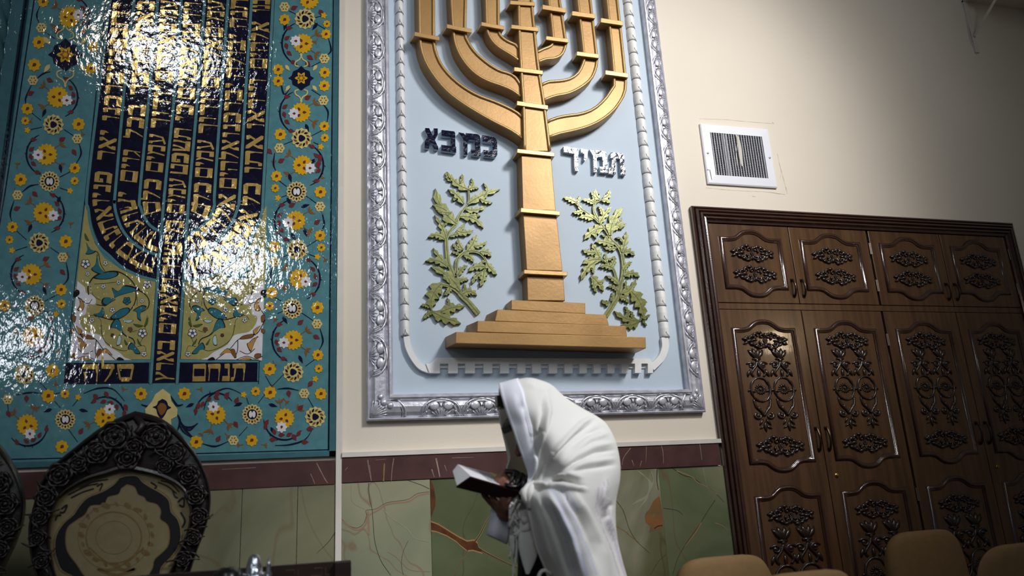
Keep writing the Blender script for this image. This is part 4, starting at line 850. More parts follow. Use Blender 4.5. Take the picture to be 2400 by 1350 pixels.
# reeded mitred frame
pr_ = [(0,0),(0,.028),(.10,.034),(.16,.024),(.22,.040),(.34,.046),(.40,.034),(.46,.048),(.58,.052),(.64,.038),(.70,.046),(.80,.048),(.86,.034),(1,.030),(1,0)]
b = MB(wm); vs = []
for t, h in pr_:
    a = (cx0-fo0)*t; c = (foz-cz1)*t; e = (fo1-cx1)*t
    vs += [(fo0+a, D-h, 0), (fo0+a, D-h, foz-c), (fo1-e, D-h, foz-c), (fo1-e, D-h, 0)]
fs = [(i*4+j, i*4+j+1, (i+1)*4+j+1, (i+1)*4+j) for i in range(len(pr_)-1) for j in range(3)]
b.add(vs, fs, wm); b.build('reeded_frame', cab)
b = MB('ventdark'); b.box((cx0-.001, D-.004, cz0), (cx1+.001, D-.001, cz1+.001)); b.box((cx0, D-.02, 0), (cx1, D, cz0-.002), wv); b.build('carcass', cab)
b = MB(wv); b.box((cx0, D-.020, czm0+.003), (cx1, D-.003, czm1-.003)); b.build('rail', cab)
def scroll(b, c, r, a0, turns, th, d, mir=1, n=16, m=wc):
    pts = []
    for i in range(n+1):
        k = i/n; a = a0+turns*2*PI*k*mir; rr = r*(1-k*.82); pts.append(Vector((c[0]+mir*0+rr*math.cos(a), d-.0035*math.sin(PI*k), c[1]+rr*math.sin(a))))
    b.tube(pts, lambda q: th*(.45+.55*math.sin(PI*min(.98, q+.15))), m, n=6)
    b.ell(pts[-1], (th*1.5, th*1.3, th*1.5), m, 8, 5)
def leafy(b, x, z, a, l, w, d, m=wc):
    c, s = math.cos(a), math.sin(a); pts = [Vector((x+c*l*t+s*w*.3*math.sin(t*3), d-.006*math.sin(PI*t), z+s*l*t-c*w*.3*math.sin(t*3))) for t in (0, .25, .5, .75, 1)]
    b.tube(pts, lambda q: w*(.25+.75*math.sin(PI*min(.97, max(.03, q)))), m, n=6, flat=.5)
def cartouche(b, x, z, W, d):
    d -= .002
    """horizontal filigree lozenge: paired scrolls, acanthus tips, central rosette"""
    k = W/.25
    for mx_ in (-1, 1):
        X = lambda u: x+mx_*u*k
        Sx = lambda cx_, cz_, r, a0, t_, th, dirn=1: scroll(b, (X(cx_), z+cz_*k), r*k, (a0 if mx_ > 0 else PI-a0), t_, th*k*1.3, d, dirn*mx_)
        Sx(.019, .018, .017, PI*1.2, .95, .0036, -1); Sx(.019, -.020, .017, PI*.8, .95, .0036, 1)
        Sx(.054, .016, .015, PI*1.0, .9, .0034, -1); Sx(.054, -.017, .015, PI*1.0, .9, .0034, 1)
        Sx(.082, .006, .012, PI*1.1, .9, .0030, -1); Sx(.078, -.014, .011, PI*.9, .9, .0030, 1)
        for (u, v, a, l, w) in ((.012,.034,.15,.03,.006),(.036,.036,-.35,.034,.006),(.06,.026,-.5,.03,.006),(.085,.016,-.2,.028,.006),(.09,.002,.15,.032,.007),(.09,-.008,-.35,.03,.006),(.012,-.036,-.1,.03,.006),(.036,-.037,.35,.03,.006),(.062,-.028,.5,.03,.006),(.045,0,0,.03,.006),(.098,-.002,.5,.02,.005)):
            leafy(b, X(u), z+v*k, a if mx_ > 0 else PI-a, l*k*1.1, w*k*1.35, d)
    for i in range(8):
        a = 2*PI*i/8; b.ell((x+.0085*k*math.cos(a), d-.002, z+.0085*k*math.sin(a)), (.0042*k, .003, .0042*k), wc, 6, 4)
    b.ell((x, d-.004, z), (.005*k, .004, .005*k), wc, 8, 5)
    for s in (-1, 1): leafy(b, x, z+s*.012*k, s*PI/2, .026*k, .008*k, d); leafy(b, x+s*.03*k, z, PI/2 if s > 0 else -PI/2, .02*k, .006*k, d); leafy(b, x+s*.062*k, z-.004*k, 0 if s > 0 else PI, .05*k, .008*k, d)
def standard(b, x, z, H, d):
    """tall candelabrum ornament: crown, scrolls, oval with rosette, lower scrolls, pendant"""
    k = H/.47; Z = lambda v: z+v*k; x0_ = x; i0_ = len(b.v)
    for a in (-.55, -.2, .2, .55): leafy(b, x, Z(.178), PI/2-a, .062*k, .010*k, d)
    b.tube([Vector((x-.017*k, d-.003, Z(.18))), Vector((x+.017*k, d-.003, Z(.18)))], .006*k, wc, n=6); leafy(b, x, Z(.15), PI/2, .04*k, .008*k, d); leafy(b, x, Z(.075), PI/2, .05*k, .007*k, d)
    for s in (-1, 1):
        scroll(b, (x+s*.026*k, Z(.145)), .020*k, PI*(.9 if s < 0 else .1), 1.1, .0068*k, d, s)
        b.tube([Vector((x, d-.002, Z(.165))), Vector((x+s*.008*k, d-.004, Z(.14))), Vector((x+s*.03*k, d-.003, Z(.105))), Vector((x+s*.022*k, d, Z(.085)))], .0058*k, wc, n=6, sm=3)
        leafy(b, x+s*.034*k, Z(.125), -PI/2+s*.3, .045*k, .007*k, d)
        # oval medallion
        b.tube([Vector((x+s*.042*k*math.cos(a), d-.003, Z(.015)+.064*k*math.sin(a))) for a in [-PI/2+PI*i/10 for i in range(11)]], lambda q: .0052*k*(1+.35*math.sin(q*38)), wc, n=6)
        leafy(b, x+s*.04*k, Z(.015), PI/2+s*2.3, .022*k, .006*k, d); leafy(b, x+s*.044*k, Z(.02), PI/2-s*2.6, .02*k, .005*k, d)
        b.tube([Vector((x+s*.036*k, d, Z(-.035))), Vector((x+s*.03*k, d-.003, Z(-.075))), Vector((x+s*.012*k, d-.004, Z(-.10))), Vector((x, d-.003, Z(-.125)))], .0058*k, wc, n=6, sm=3)
        scroll(b, (x+s*.024*k, Z(-.125)), .019*k, PI*(.6 if s < 0 else .4), 1.0, .0068*k, d, -s)
        leafy(b, x+s*.006*k, Z(-.14), -PI/2+s*.5, .04*k, .006*k, d); leafy(b, x+s*.014*k, Z(-.105), PI/2-s*.2, .035*k, .005*k, d)
        leafy(b, x+s*.004*k, Z(-.175), -PI/2+s*.9, .03*k, .005*k, d)
    leafy(b, x, Z(-.15), -PI/2, .06*k, .007*k, d)
    for i in range(14):
        a = 2*PI*i/14; leafy(b, x+.008*k*math.cos(a), Z(.015)+.011*k*math.sin(a), a, .018*k, .0034*k, d)
    b.ell((x, d-.004, Z(.015)), (.006*k, .004, .007*k), wc, 8, 5)
    for i in range(i0_, len(b.v)): q = b.v[i]; b.v[i] = (x0_+(q[0]-x0_)*1.4, q[1], q[2])
def arch_pts(x0, x1, z, rise, up):
    xm = (x0+x1)/2; w = x1-x0; s = 1 if up else -1; r = []
    for t, h in ((0,0),(.14,0),(.2,.06),(.26,.22),(.33,.62),(.4,.9),(.5,1.0),(.6,.9),(.67,.62),(.74,.22),(.8,.06),(.86,0),(1,0)): r.append((x0+w*t, z+s*rise*h))
    return r
def panel_mould(b, x0, x1, z0, z1, rise, d):
    topp = [Vector((x, d, z)) for x, z in arch_pts(x0, x1, z1, rise, True)]; botp = [Vector((x, d, z)) for x, z in arch_pts(x0, x1, z0, rise, False)]
    def sm(p): return p[:2]+smooth3(p[1:-1], 4)+p[-2:]
    ring_ = sm(topp)+sm(botp)[::-1]
    # sweep a flat-topped ogee profile
    pts = [ring_[0]]
    for q in ring_[1:]:
        if (q-pts[-1]).length > .002: pts.append(q)
    if (pts[0]-pts[-1]).length < .002: pts.pop()
    N = len(pts); prof_ = [(-.013,0),(-.012,.005),(-.007,.009),(-.002,.012),(.003,.010),(.006,.005),(.010,.006),(.013,.003),(.014,0)]
    vs = []; K = len(prof_)
    for i, p in enumerate(pts):
        a = (p-pts[i-1]).normalized(); c = (pts[(i+1) % N]-p).normalized(); t = (a+c).normalized(); n = Vector((-t.z, 0, t.x)); f = 1/max(.5, math.sqrt((1+a.dot(c))/2))
        for u, h in prof_: vs.append(p+n*(-u*f)+Vector((0, -h, 0)))
    fs = [(i*K+j, i*K+j+1, ((i+1) % N)*K+j+1, ((i+1) % N)*K+j) for i in range(N) for j in range(K-1)]
    b.add(vs, fs, wm)
DX = [cx0, P(1841,530).x*.25+P(1868,711).x*.25+P(1873,727).x*.25+P(1970,1350).x*.25, 3.078, 3.582, cx1]
df = D-.022
for row in (0, 1):
    for i in range(4):
        x0_, x1_ = DX[i]+.002+(.006 if i == 2 else 0), DX[i+1]-.002-(.004 if i == 1 else 0)
        z0_, z1_ = (czm1, cz1-.003) if row == 0 else (cz0, czm0)
        b = MB(wv); b.box((x0_, df, z0_), (x1_, D-.004, z1_), wv); door = b.build('door', cab, bevel=.003)
        xm = (x0_+x1_)/2; W = x1_-x0_; mo = MB(wm)
        mx0, mx1 = x0_+.068, x1_-.068
        if row == 0:
            panel_mould(mo, mx0, mx1, z0_+.085, z1_-.085, .045, df)
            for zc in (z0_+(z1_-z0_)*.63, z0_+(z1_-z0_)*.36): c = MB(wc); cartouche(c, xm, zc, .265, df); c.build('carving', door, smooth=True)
        else:
            zu0 = P(1900,1083).z; zl1 = P(1910,1160).z
            panel_mould(mo, mx0, mx1, zu0+.012, z1_-.11, .045, df); panel_mould(mo, mx0, mx1, cz0+.12, zl1-.002, .045, df)
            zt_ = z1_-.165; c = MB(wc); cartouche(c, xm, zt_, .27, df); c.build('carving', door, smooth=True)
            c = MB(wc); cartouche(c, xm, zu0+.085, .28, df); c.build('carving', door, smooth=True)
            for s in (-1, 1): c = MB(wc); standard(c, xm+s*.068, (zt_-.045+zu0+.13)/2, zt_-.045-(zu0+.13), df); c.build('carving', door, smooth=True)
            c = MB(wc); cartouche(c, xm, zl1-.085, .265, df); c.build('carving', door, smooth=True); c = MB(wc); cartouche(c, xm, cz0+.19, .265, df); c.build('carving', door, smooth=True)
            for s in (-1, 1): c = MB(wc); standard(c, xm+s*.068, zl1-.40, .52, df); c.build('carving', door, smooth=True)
        mo.build('panel_moulding', door, smooth=True)
        hx = x1_-.028 if i % 2 == 0 else x0_+.028; hz = (z0_+.085) if row == 0 else P(1922,1030).z; hl = .045 if row == 0 else .055
        h = MB('bronze'); h.tube([Vector((hx-.004, df, hz+hl)), Vector((hx, df-.012, hz+hl*.95)), Vector((hx, df-.024, hz+hl*.4)), Vector((hx, df-.026, hz)), Vector((hx, df-.024, hz-hl*.4)), Vector((hx, df-.012, hz-hl*.95)), Vector((hx+.004, df, hz-hl))], .0055, 'bronze', n=8, sm=4)
        h.box((hx-.008, df-.003, hz-hl-.008), (hx+.008, df, hz-hl+.010)); h.box((hx-.008, df-.003, hz+hl-.010), (hx+.008, df, hz+hl+.008)); h.build('handle', door, smooth=False)
        ex = x0_-.003 if i % 2 == 0 else x1_+.003
        for zc in ((z0_+.11, z1_-.11) if row == 0 else (z1_-.16, (z0_+z1_)/2, z0_+.2)):
            g = MB('hinge'); g.tube([Vector((ex, df-.004, zc-.033)), Vector((ex, df-.004, zc+.033))], .0042, 'hinge', n=8); g.build('hinge', door)
        if row == 1 and i % 2: g = MB('brass'); g.lathe((x0_+.048, df, P(1948,1115).z), [(.011,0),(.011,.004),(.007,.006),(.006,.011),(.001,.012)], 'brass', n=14, ax=(0,-1,0)); g.build('lock', door)
# ================================================================== MAN IN A PRAYER SHAWL
Y0 = 2.25
def Mn(x, y, d=0.0): return P(x, y, (D-Y0)+d)
def remesh(segs, vox, m, name, parent, smoothit=6, extra=None):
    b = MB(m)
    for s in segs:
        p0, p1, r0, r1 = Vector(s[0]), Vector(s[1]), s[2], s[3]; fl = s[4] if len(s) > 4 else None
        n = 14; ax = p1-p0
        if ax.length < 1e-5: ax = Vector((0, 0, 1e-4)); p1 = p0+ax
        t = ax.normalized(); pts = []; K = 5
        prof = [(r0*math.cos(a), r0*math.sin(a)) for a in [-PI/2+PI/2*i/K for i in range(K+1)]]+[(r1*math.cos(a), ax.length+r1*math.sin(a)) for a in [PI/2*i/K for i in range(K+1)]]
        prof = [(max(1e-5, a), c) for a, c in prof]; b.lathe(p0, prof, m, n=n, ax=t)
        if fl:
            c = (p0+p1)/2
            for i in range(len(b.v)-n*len(prof), len(b.v)):
                v = Vector(b.v[i]); w = v-c; b.v[i] = tuple(c+Vector((w.x*fl[0], w.y*fl[1], w.z*fl[2])))
    if extra: extra(b)
    tmp = b.build('tmp_union'); md = tmp.modifiers.new('r', 'REMESH'); md.mode = 'VOXEL'; md.voxel_size = vox; md.use_smooth_shade = True
    sm = tmp.modifiers.new('s', 'SMOOTH'); sm.iterations = smoothit; sm.factor = .5
    dg = bpy.context.evaluated_depsgraph_get(); me = bpy.data.meshes.new_from_object(tmp.evaluated_get(dg))
    bpy.data.objects.remove(tmp)
    me.materials.clear(); me.materials.append(M[m])
    for p in me.polygons: p.use_smooth = True
    o = Vector(parent['_o'])
    for v in me.vertices: v.co -= o
    ob = bpy.data.objects.new(name, me); col.objects.link(ob); ob.parent = parent; ob['_o'] = list(o)
    return ob
hip = Mn(1350, 1400); hx, hz = hip.x, .86
man = E('person', (hx, Y0, 0), 'person bowed under a white hooded prayer shawl, holding an open book', 'person')
# --- head frame
hc = Mn(1274, 1001); th = math.radians(27); hf = Vector((-math.cos(th), 0, -math.sin(th))); hu = Vector((-math.sin(th), 0, math.cos(th))); hs = Vector((0, 1, 0))
H = lambda f, s, u: hc+(hf*f+hs*s+hu*u)*.92
segs = [(H(-.02,0,.035), H(.02,0,.03), .078, .076), (H(.0,0,-.01), H(.03,0,-.02), .070, .063), (H(.045,0,-.06), H(.055,0,-.085), .046, .033), (H(.02,-.035,-.06), H(.055,-.012,-.095), .03, .022), (H(.02,.035,-.06), H(.055,.012,-.095), .03, .022),
        (H(.092,0,.005), H(.118,0,-.03), .009, .013), (H(.108,-.012,-.032), H(.1,-.014,-.03), .008, .007), (H(.108,.012,-.032), H(.1,.014,-.03), .008, .007), (H(.082,-.035,.018), H(.09,-.01,.02), .012, .012), (H(.082,.035,.018), H(.09,.01,.02), .012, .012),
        (H(.088,-.018,-.056), H(.088,.018,-.056), .008, .008), (H(.084,-.016,-.068), H(.084,.016,-.068), .009, .009), (H(-.01,-.088,-.005), H(-.02,-.094,.02), .012, .016), (H(-.01,.088,-.005), H(-.02,.094,.02), .012, .016), (H(.07,-.045,-.02), H(.05,-.05,-.03), .026, .026), (H(.07,.045,-.02), H(.05,.05,-.03), .026, .026)]
neck = Mn(1325, 1055); sh_ = lambda s: Vector((Mn(1348, 1105, .13).x, Y0+s*.13, Mn(1348, 1105, .13).z)); chest = Mn(1355, 1130); waist = Vector((hx-.03, Y0, 1.02)); pel = Vector((hx, Y0, .88))
segs += [(H(-.03,0,-.05), neck, .058, .062), (neck, chest, .06, .095), (chest, waist, .10, .11), (waist, pel, .115, .125), (sh_(-1), neck, .055, .06), (sh_(1), neck, .055, .06), (sh_(-1), sh_(1), .06, .06)]
elN, elF = Mn(1335, 1215, .2), Mn(1310, 1230, -.17); wrN, wrF = Mn(1236, 1143, .07), Mn(1203, 1206, -.02)
segs += [(sh_(-1), elN, .05, .042), (elN, wrN, .042, .027), (sh_(1), elF, .05, .042), (elF, wrF, .042, .027)]
for s in (-1, 1):
    a, k_, an, to = Vector((hx, Y0+s*.09, .86)), Vector((hx-.03, Y0+s*.1, .48)), Vector((hx+.03, Y0+s*.11, .09)), Vector((hx-.14, Y0+s*.13, .03))
    segs += [(a, k_, .085, .055), (k_, an, .055, .036), (an-Vector((0,0,.045)), to, .038, .026)]
# far hand carries the book from below, near hand lies on the page
f_ = [((1160,1186,.0),(1146,1173,.0),(1133,1159,.005)), ((1169,1186,.02),(1156,1170,.025),(1152,1152,.03)), ((1180,1188,.035),(1177,1172,.045),(1184,1158,.05)), ((1189,1190,.05),(1192,1177,.06),(1198,1165,.06))]
pc = Mn(1186, 1198, .005)
segs += [(wrF, pc, .027, .03)]
for (a, c, e) in f_:
    A, C, Ee = Mn(*a), Mn(*c), Mn(*e); segs += [(pc, A, .022, .012), (A, C, .0105, .0098), (C, Ee, .0095, .0078)]
segs += [(Mn(1186,1196,-.03), Mn(1178,1160,-.055), .016, .012), (Mn(1178,1160,-.055), Mn(1172,1125,-.05), .011, .0095), (Mn(1172,1125,-.05), Mn(1168,1116,-.03), .0095, .008)]
pn = Mn(1210, 1136, .06); segs += [(wrN, pn, .026, .026)]
for (a, c, e) in (((1195,1122,.02),(1180,1112,.02),(1166,1120,.02)), ((1194,1126,.04),(1177,1117,.04),(1163,1127,.04)), ((1195,1131,.06),(1180,1124,.06),(1168,1133,.058)), ((1198,1137,.078),(1186,1132,.078),(1176,1139,.074))):
    A, C, Ee = Mn(*a), Mn(*c), Mn(*e); segs += [(pn, A, .02, .013), (A, C, .0105, .0098), (C, Ee, .0095, .008)]
segs += [(Mn(1212,1128,.03), Mn(1198,1108,.01), .016, .012), (Mn(1198,1108,.01), Mn(1183,1105,.005), .0105, .009)]
body = remesh(segs, .0038, 'skin', 'body', man, 3)
for s in (-1, 1):
    b = MB('eye'); b.ell(H(.084, s*.03, .004), (.011, .011, .011), 'eye', 12, 8); b.ell(H(.0925, s*.03, .002), (.005, .005, .005), 'hair', 8, 6); b.build('eye', man, smooth=True)
b = MB('hair'); b.ell(H(-.012,0,.036), (.082,.08,.078), 'hair', 20, 12)
for i in range(26):
    a = -1.3+2.6*i/25; b.tube([H(.07+.02*math.cos(a),.05*math.sin(a),.075), H(.1+.02*math.cos(a),.055*math.sin(a),.06), H(.115,.05*math.sin(a),.045)], .009, 'hair', n=5, r1=.003, sm=2)
b.build('hair', man, smooth=True)
b = MB('leather'); c = Mn(1173, 941); b.box((c.x-.014, Y0-.016, c.z-.017), (c.x+.022, Y0+.016, c.z+.017)); b.box((c.x-.006, Y0-.021, c.z-.022), (c.x+.024, Y0+.021, c.z-.015))
b.tube([Mn(1180,948,.0), Mn(1200,935,.05), Mn(1240,935,.088), Mn(1300,975,.06)], .004, 'leather', n=6, sm=4); b.build('head_phylactery', man, bevel=.002)
# black clothes
segs = [(Mn(1345,1125), Mn(1340,1180), .10, .12), (Mn(1340,1180), Mn(1320,1290), .12, .12), (Mn(1280,1262), Mn(1290,1400), .083, .1), (Mn(1320,1290), Vector((hx,Y0,.8)), .125, .13), (sh_(-1), sh_(1), .055, .055), (sh_(-1), elN, .056, .052), (sh_(1), elF, .056, .052), (elN, Mn(1256,1158,.09), .05, .036), (neck, chest, .06, .10)]
coat = remesh(segs, .007, 'blackcloth', 'coat', man, 5)
segs = []
for s in (-1, 1):
    a, k_, an = Vector((hx, Y0+s*.085, .84)), Vector((hx-.025, Y0+s*.1, .48)), Vector((hx+.03, Y0+s*.11, .10)); segs += [(a, k_, .105, .08), (k_, an, .08, .066)]
remesh(segs, .008, 'blackcloth', 'trousers', man, 5)
for s in (-1, 1):
    segs = [(Vector((hx+.04, Y0+s*.11, .045)), Vector((hx-.15, Y0+s*.13, .035)), .044, .034), (Vector((hx+.04, Y0+s*.11, .03)), Vector((hx+.035, Y0+s*.11, .08)), .03, .05)]
    sho = remesh(segs, .006, 'shoe', 'shoe', man, 3)
    for v in sho.data.vertices: v.co.z = max(v.co.z, .001)
b = MB('shirt'); b.S = True; b.tube([wrF+Vector((-.02,0,.0)), wrF+Vector((.03,0,-.004)), (wrF+elF)/2, elF], lambda k: .036+.02*k, 'shirt', n=16, sm=3)
secs = [((1160,1186),(1198,1199),.020),((1153,1186),(1198,1206),.026),((1149,1200),(1197,1216),.028),((1146,1218),(1195,1234),.027),((1143,1236),(1192,1255),.026),((1140,1251),(1188,1276),.024),((1141,1253),(1186,1275),.020)]
vs_ = []; n_ = 20
for (l, r, th__) in secs:
    Lp, Rp = Mn(*l, -.03), Mn(*r, -.03); cc = (Lp+Rp)/2; hv = (Rp-Lp)/2
    for i in range(n_):
        a = 2*PI*i/n_; vs_.append(cc+hv*math.copysign(abs(math.cos(a))**.8, math.cos(a))+Vector((0, 1, 0))*th__*math.sin(a)*(1+.25*math.cos(3*a)))
fs_ = [(k*n_+i, k*n_+(i+1) % n_, (k+1)*n_+(i+1) % n_, (k+1)*n_+i) for k in range(len(secs)-1) for i in range(n_)]+[tuple(range(n_)), tuple(range(len(secs)*n_-1, (len(secs)-1)*n_-1, -1))]
b.add(vs_, fs_, 'shirt'); b.build('shirt_sleeve', man)
# --- shawl surface
rows = [
 [(1171,902,.0),(1212,891,.0),(1246,887,.0),(1284,899,0),(1171,903,-.01)],
 [(1173,910,.05),(1212,896,.07),(1250,893,.075),(1296,908,0),(1170,912,-.05)],
 [(1180,934,.085),(1222,922,.115),(1270,920,.11),(1326,936,0),(1170,935,-.08)],
 [(1190,965,.10),(1230,958,.135),(1285,955,.14),(1364,960,0),(1172,966,-.09)],
 [(1202,1000,.105),(1242,998,.14),(1300,995,.17),(1395,977,0),(1177,1002,-.09)],
 [(1215,1036,.11),(1254,1036,.15),(1320,1032,.21),(1418,996,0),(1188,1037,-.09)],
 [(1230,1076,.12),(1268,1076,.17),(1340,1072,.25),(1437,1034,0),(1196,1070,-.09)],
 [(1242,1110,.13),(1288,1112,.21),(1362,1112,.27),(1446,1080,0),(1189,1104,-.09)],
 [(1240,1138,.16),(1293,1146,.25),(1372,1150,.28),(1445,1125,0),(1212,1140,-.12)],
 [(1234,1160,.185),(1292,1176,.275),(1372,1186,.285),(1436,1170,0),(1222,1165,-.16)],
 [(1238,1192,.185),(1297,1214,.275),(1375,1226,.28),(1434,1212,0),(1228,1190,-.17)],
 [(1247,1232,.18),(1306,1254,.27),(1386,1266,.275),(1437,1260,0),(1232,1230,-.17)],
 [(1260,1285,.17),(1318,1302,.26),(1398,1312,.27),(1449,1310,0),(1240,1285,-.17)],
 [(1286,1348,.16),(1338,1362,.25),(1416,1370,.26),(1463,1362,0),(1256,1345,-.17)],
 [(1306,1430,.16),(1352,1440,.25),(1430,1448,.26),(1478,1440,0),(1280,1430,-.17)],
 [(1325,1560,.16),(1368,1570,.26),(1446,1575,.27),(1496,1570,0),(1300,1560,-.17)]]
G = []
for r in rows:
    n0, n1, n2, bk = [Mn(*q) for q in r[:4]]; f0 = Mn(*r[4]); mir = lambda v: Vector((v.x, 2*Y0-v.y, v.z))
    G.append([n0, n1, n2, bk, mir(n2), mir(n1), f0])
def cr1(a, b_, c, d, t): return 0.5*((2*b_)+(c-a)*t+(2*a-5*b_+4*c-d)*t*t+(3*b_-a-3*c+d)*t**3)
NV, NU = 250, 190
def rowpt(r, u):
    i = min(5, int(u)); t = u-i; g = lambda k: r[max(0, min(6, k))]; return cr1(g(i-1), g(i), g(i+1), g(i+2), t)
def spt(u, v):
    i = min(len(G)-2, int(v)); t = v-i; g = lambda k: rowpt(G[max(0, min(len(G)-1, k))], u); return cr1(g(i-1), g(i), g(i+1), g(i+2), t)
KF = lambda p: CR(1040, 880, 2.873, p)
folds = [([(1010,275),(930,320),(850,400),(740,520),(670,640),(640,715)],.013,5,1),([(1020,310),(900,400),(790,500),(700,610),(662,690)],.013,5,-1),([(690,110),(705,240),(680,380),(645,500),(620,640),(612,720)],.010,5,1),([(655,120),(668,250),(645,380),(600,420)],.010,6,-1),
 ([(1150,455),(1010,480),(880,545),(770,640)],.008,5,1),([(1160,500),(1020,520),(880,590),(790,660)],.009,5,-1),([(1165,560),(950,590),(850,620)],.007,5,1),([(1160,600),(960,630),(860,650)],.008,5,-1),([(1080,350),(960,400),(840,500)],.007,6,-1),([(1110,390),(980,430),(850,530)],.007,6,1),
 ([(720,715),(800,700),(880,715),(950,750)],.016,4,-1),([(740,690),(830,672),(930,690)],.012,5,1),([(640,745),(760,740),(880,760),(960,770)],.012,6,1),([(560,740),(640,735),(700,745)],.012,5,1),
 ([(700,790),(780,930),(860,1100),(930,1340)],.011,7,1),([(650,800),(720,950),(790,1130),(850,1345)],.012,8,-1),([(800,780),(900,930),(990,1120),(1060,1345)],.011,7,-1),([(880,790),(960,930),(1060,1130),(1120,1345)],.010,7,1),([(1030,790),(1060,930),(1130,1110),(1190,1330)],.010,6,-1),
 ([(1090,700),(1080,820),(1110,960),(1170,1150)],.009,6,1),([(600,850),(660,1050),(700,1180),(760,1345)],.010,8,1),([(1130,850),(1100,900),(1090,980)],.010,6,-1),([(560,800),(590,900),(640,1050)],.008,6,-1),([(480,90),(560,280),(610,470),(630,560)],.006,4,-1),([(570,60),(640,90),(720,100)],.004,8,1)]
folds = [([Vector(q) for q in KF(p)], a, w, s) for p, a, w, s in folds]
def segdist(q, pl):
    best = 1e9; bt = 0; n = len(pl)-1
    for i in range(n):
        a, c = pl[i], pl[i+1]; ab = c-a; t = max(0, min(1, (q-a).dot(ab)/ab.length_squared)); d_ = (q-(a+ab*t)).length
        if d_ < best: best = d_; bt = (i+t)/n
    return best, bt
def disp(q):
    h = 0
    for pl, a, w, s in folds:
        d_, t = segdist(q, pl)
        if d_ < w*3.2: h += s*a*1.05*math.exp(-(d_/w)**2)*min(1, 4*t+.15, 4*(1-t)+.15)
    return h
vs = []; gp = []
for j in range(NV+1):
    v = (len(G)-1)*j/NV
    for i in range(NU+1):
        u = 6*i/NU; p = spt(u, v)
        if u < 3.0:
            x, y = pix(p); w = min(1, (3.0-u)*2.2); w2 = disp(Vector((x, y)))*w; p = p+Vector((.25*w2 if u > 1.5 else -.2*w2, -w2, .25*w2))
            nz = noise.noise(Vector((x*.03, y*.02, 1.3)))*.004*w; p.y -= nz
        else:
            p.y += .012*math.sin(u*9+v*.7)*min(1, (u-3.0)*2)*(v/15)
        vs.append(p)
stripes = [([(735,770),(790,900),(860,1060),(920,1220),(960,1345)],5.2),([(790,770),(850,900),(920,1060),(985,1220),(1030,1345)],2.0),([(700,780),(745,900),(800,1030),(850,1180),(890,1345)],1.6),([(830,765),(880,860),(905,905)],1.8),([(770,770),(825,900),(895,1060),(955,1220),(1000,1345)],1.2)]
stripes2 = [([(1075,720),(1060,860),(1110,1010),(1165,1180),(1215,1345)],2.6),([(1100,700),(1095,830),(1125,990),(1185,1160),(1235,1345)],1.4),([(1040,760),(1020,880),(1075,1050),(1135,1200),(1180,1345)],1.4),([(1110,830),(1080,900),(1115,960),(1130,1060)],1.2)]
stripes = [([Vector(q) for q in KF(p)], w) for p, w in stripes]; stripes2 = [([Vector(q) for q in KF(p)], w) for p, w in stripes2]
b = MB('tallit'); b.mi('stripe'); b.mi('stripe2'); b.v = [tuple(v) for v in vs]; W1 = NU+1
for j in range(NV):
    for i in range(NU):
        k = 0; u = 6*(i+.5)/NU
        if u < 3 and j > NV*.5:
            c = (vs[j*W1+i]+vs[(j+1)*W1+i+1])/2; q = Vector(pix(c))
            if any(segdist(q, pl)[0] < w for pl, w in stripes): k = 1
            elif any(segdist(q, pl)[0] < w for pl, w in stripes2): k = 2
        b.f.append((j*W1+i, j*W1+i+1, (j+1)*W1+i+1, (j+1)*W1+i)); b.m.append(k)
shawl = b.build('prayer_shawl', man, smooth=True, fix=False); so = shawl.modifiers.new('thickness', 'SOLIDIFY'); so.thickness = .004; so.offset = 0
# satin collar band along the hood edge
def surf(u, v):
    j = v/(len(G)-1)*NV; i = u/6*NU; j0 = min(NV-1, int(j)); i0 = min(NU-1, int(i)); a, c = j-j0, i-i0
    g = lambda jj, ii: vs[jj*W1+ii]
    return (g(j0,i0)*(1-c)+g(j0,i0+1)*c)*(1-a)+(g(j0+1,i0)*(1-c)+g(j0+1,i0+1)*c)*a
b = MB('satin'); bv = []; NB = 60; K = 8
for j in range(NB+1):
    v = .15+7.9*j/NB; ub = 1.12 if v < 4 else (1.12-.28*(v-4)/2 if v < 6 else max(.12, .84-.62*(v-6)/1.5))
    for i in range(K+1):
        u = ub*i/K; p = surf(max(0, u), v); q = surf(u+.05, v); r = surf(u, v+.05); n = (q-p).cross(r-p); n = n.normalized() if n.length > 1e-9 else Vector((0,-1,0))
        if n.y > 0: n = -n
        bv.append(p+n*.0045+(Vector((-.003, 0, .001)) if i == 0 else Vector((0,0,0))))
b.v = [tuple(p) for p in bv]; b.mi('satin')
for j in range(NB):
    for i in range(K): b.f.append((j*(K+1)+i, j*(K+1)+i+1, (j+1)*(K+1)+i+1, (j+1)*(K+1)+i)); b.m.append(0)
o = b.build('satin_band', man, smooth=True, fix=False); so = o.modifiers.new('thickness', 'SOLIDIFY'); so.thickness = .003; so.offset = 0
tag(o, 'smooth bright white satin band along the hood edge')
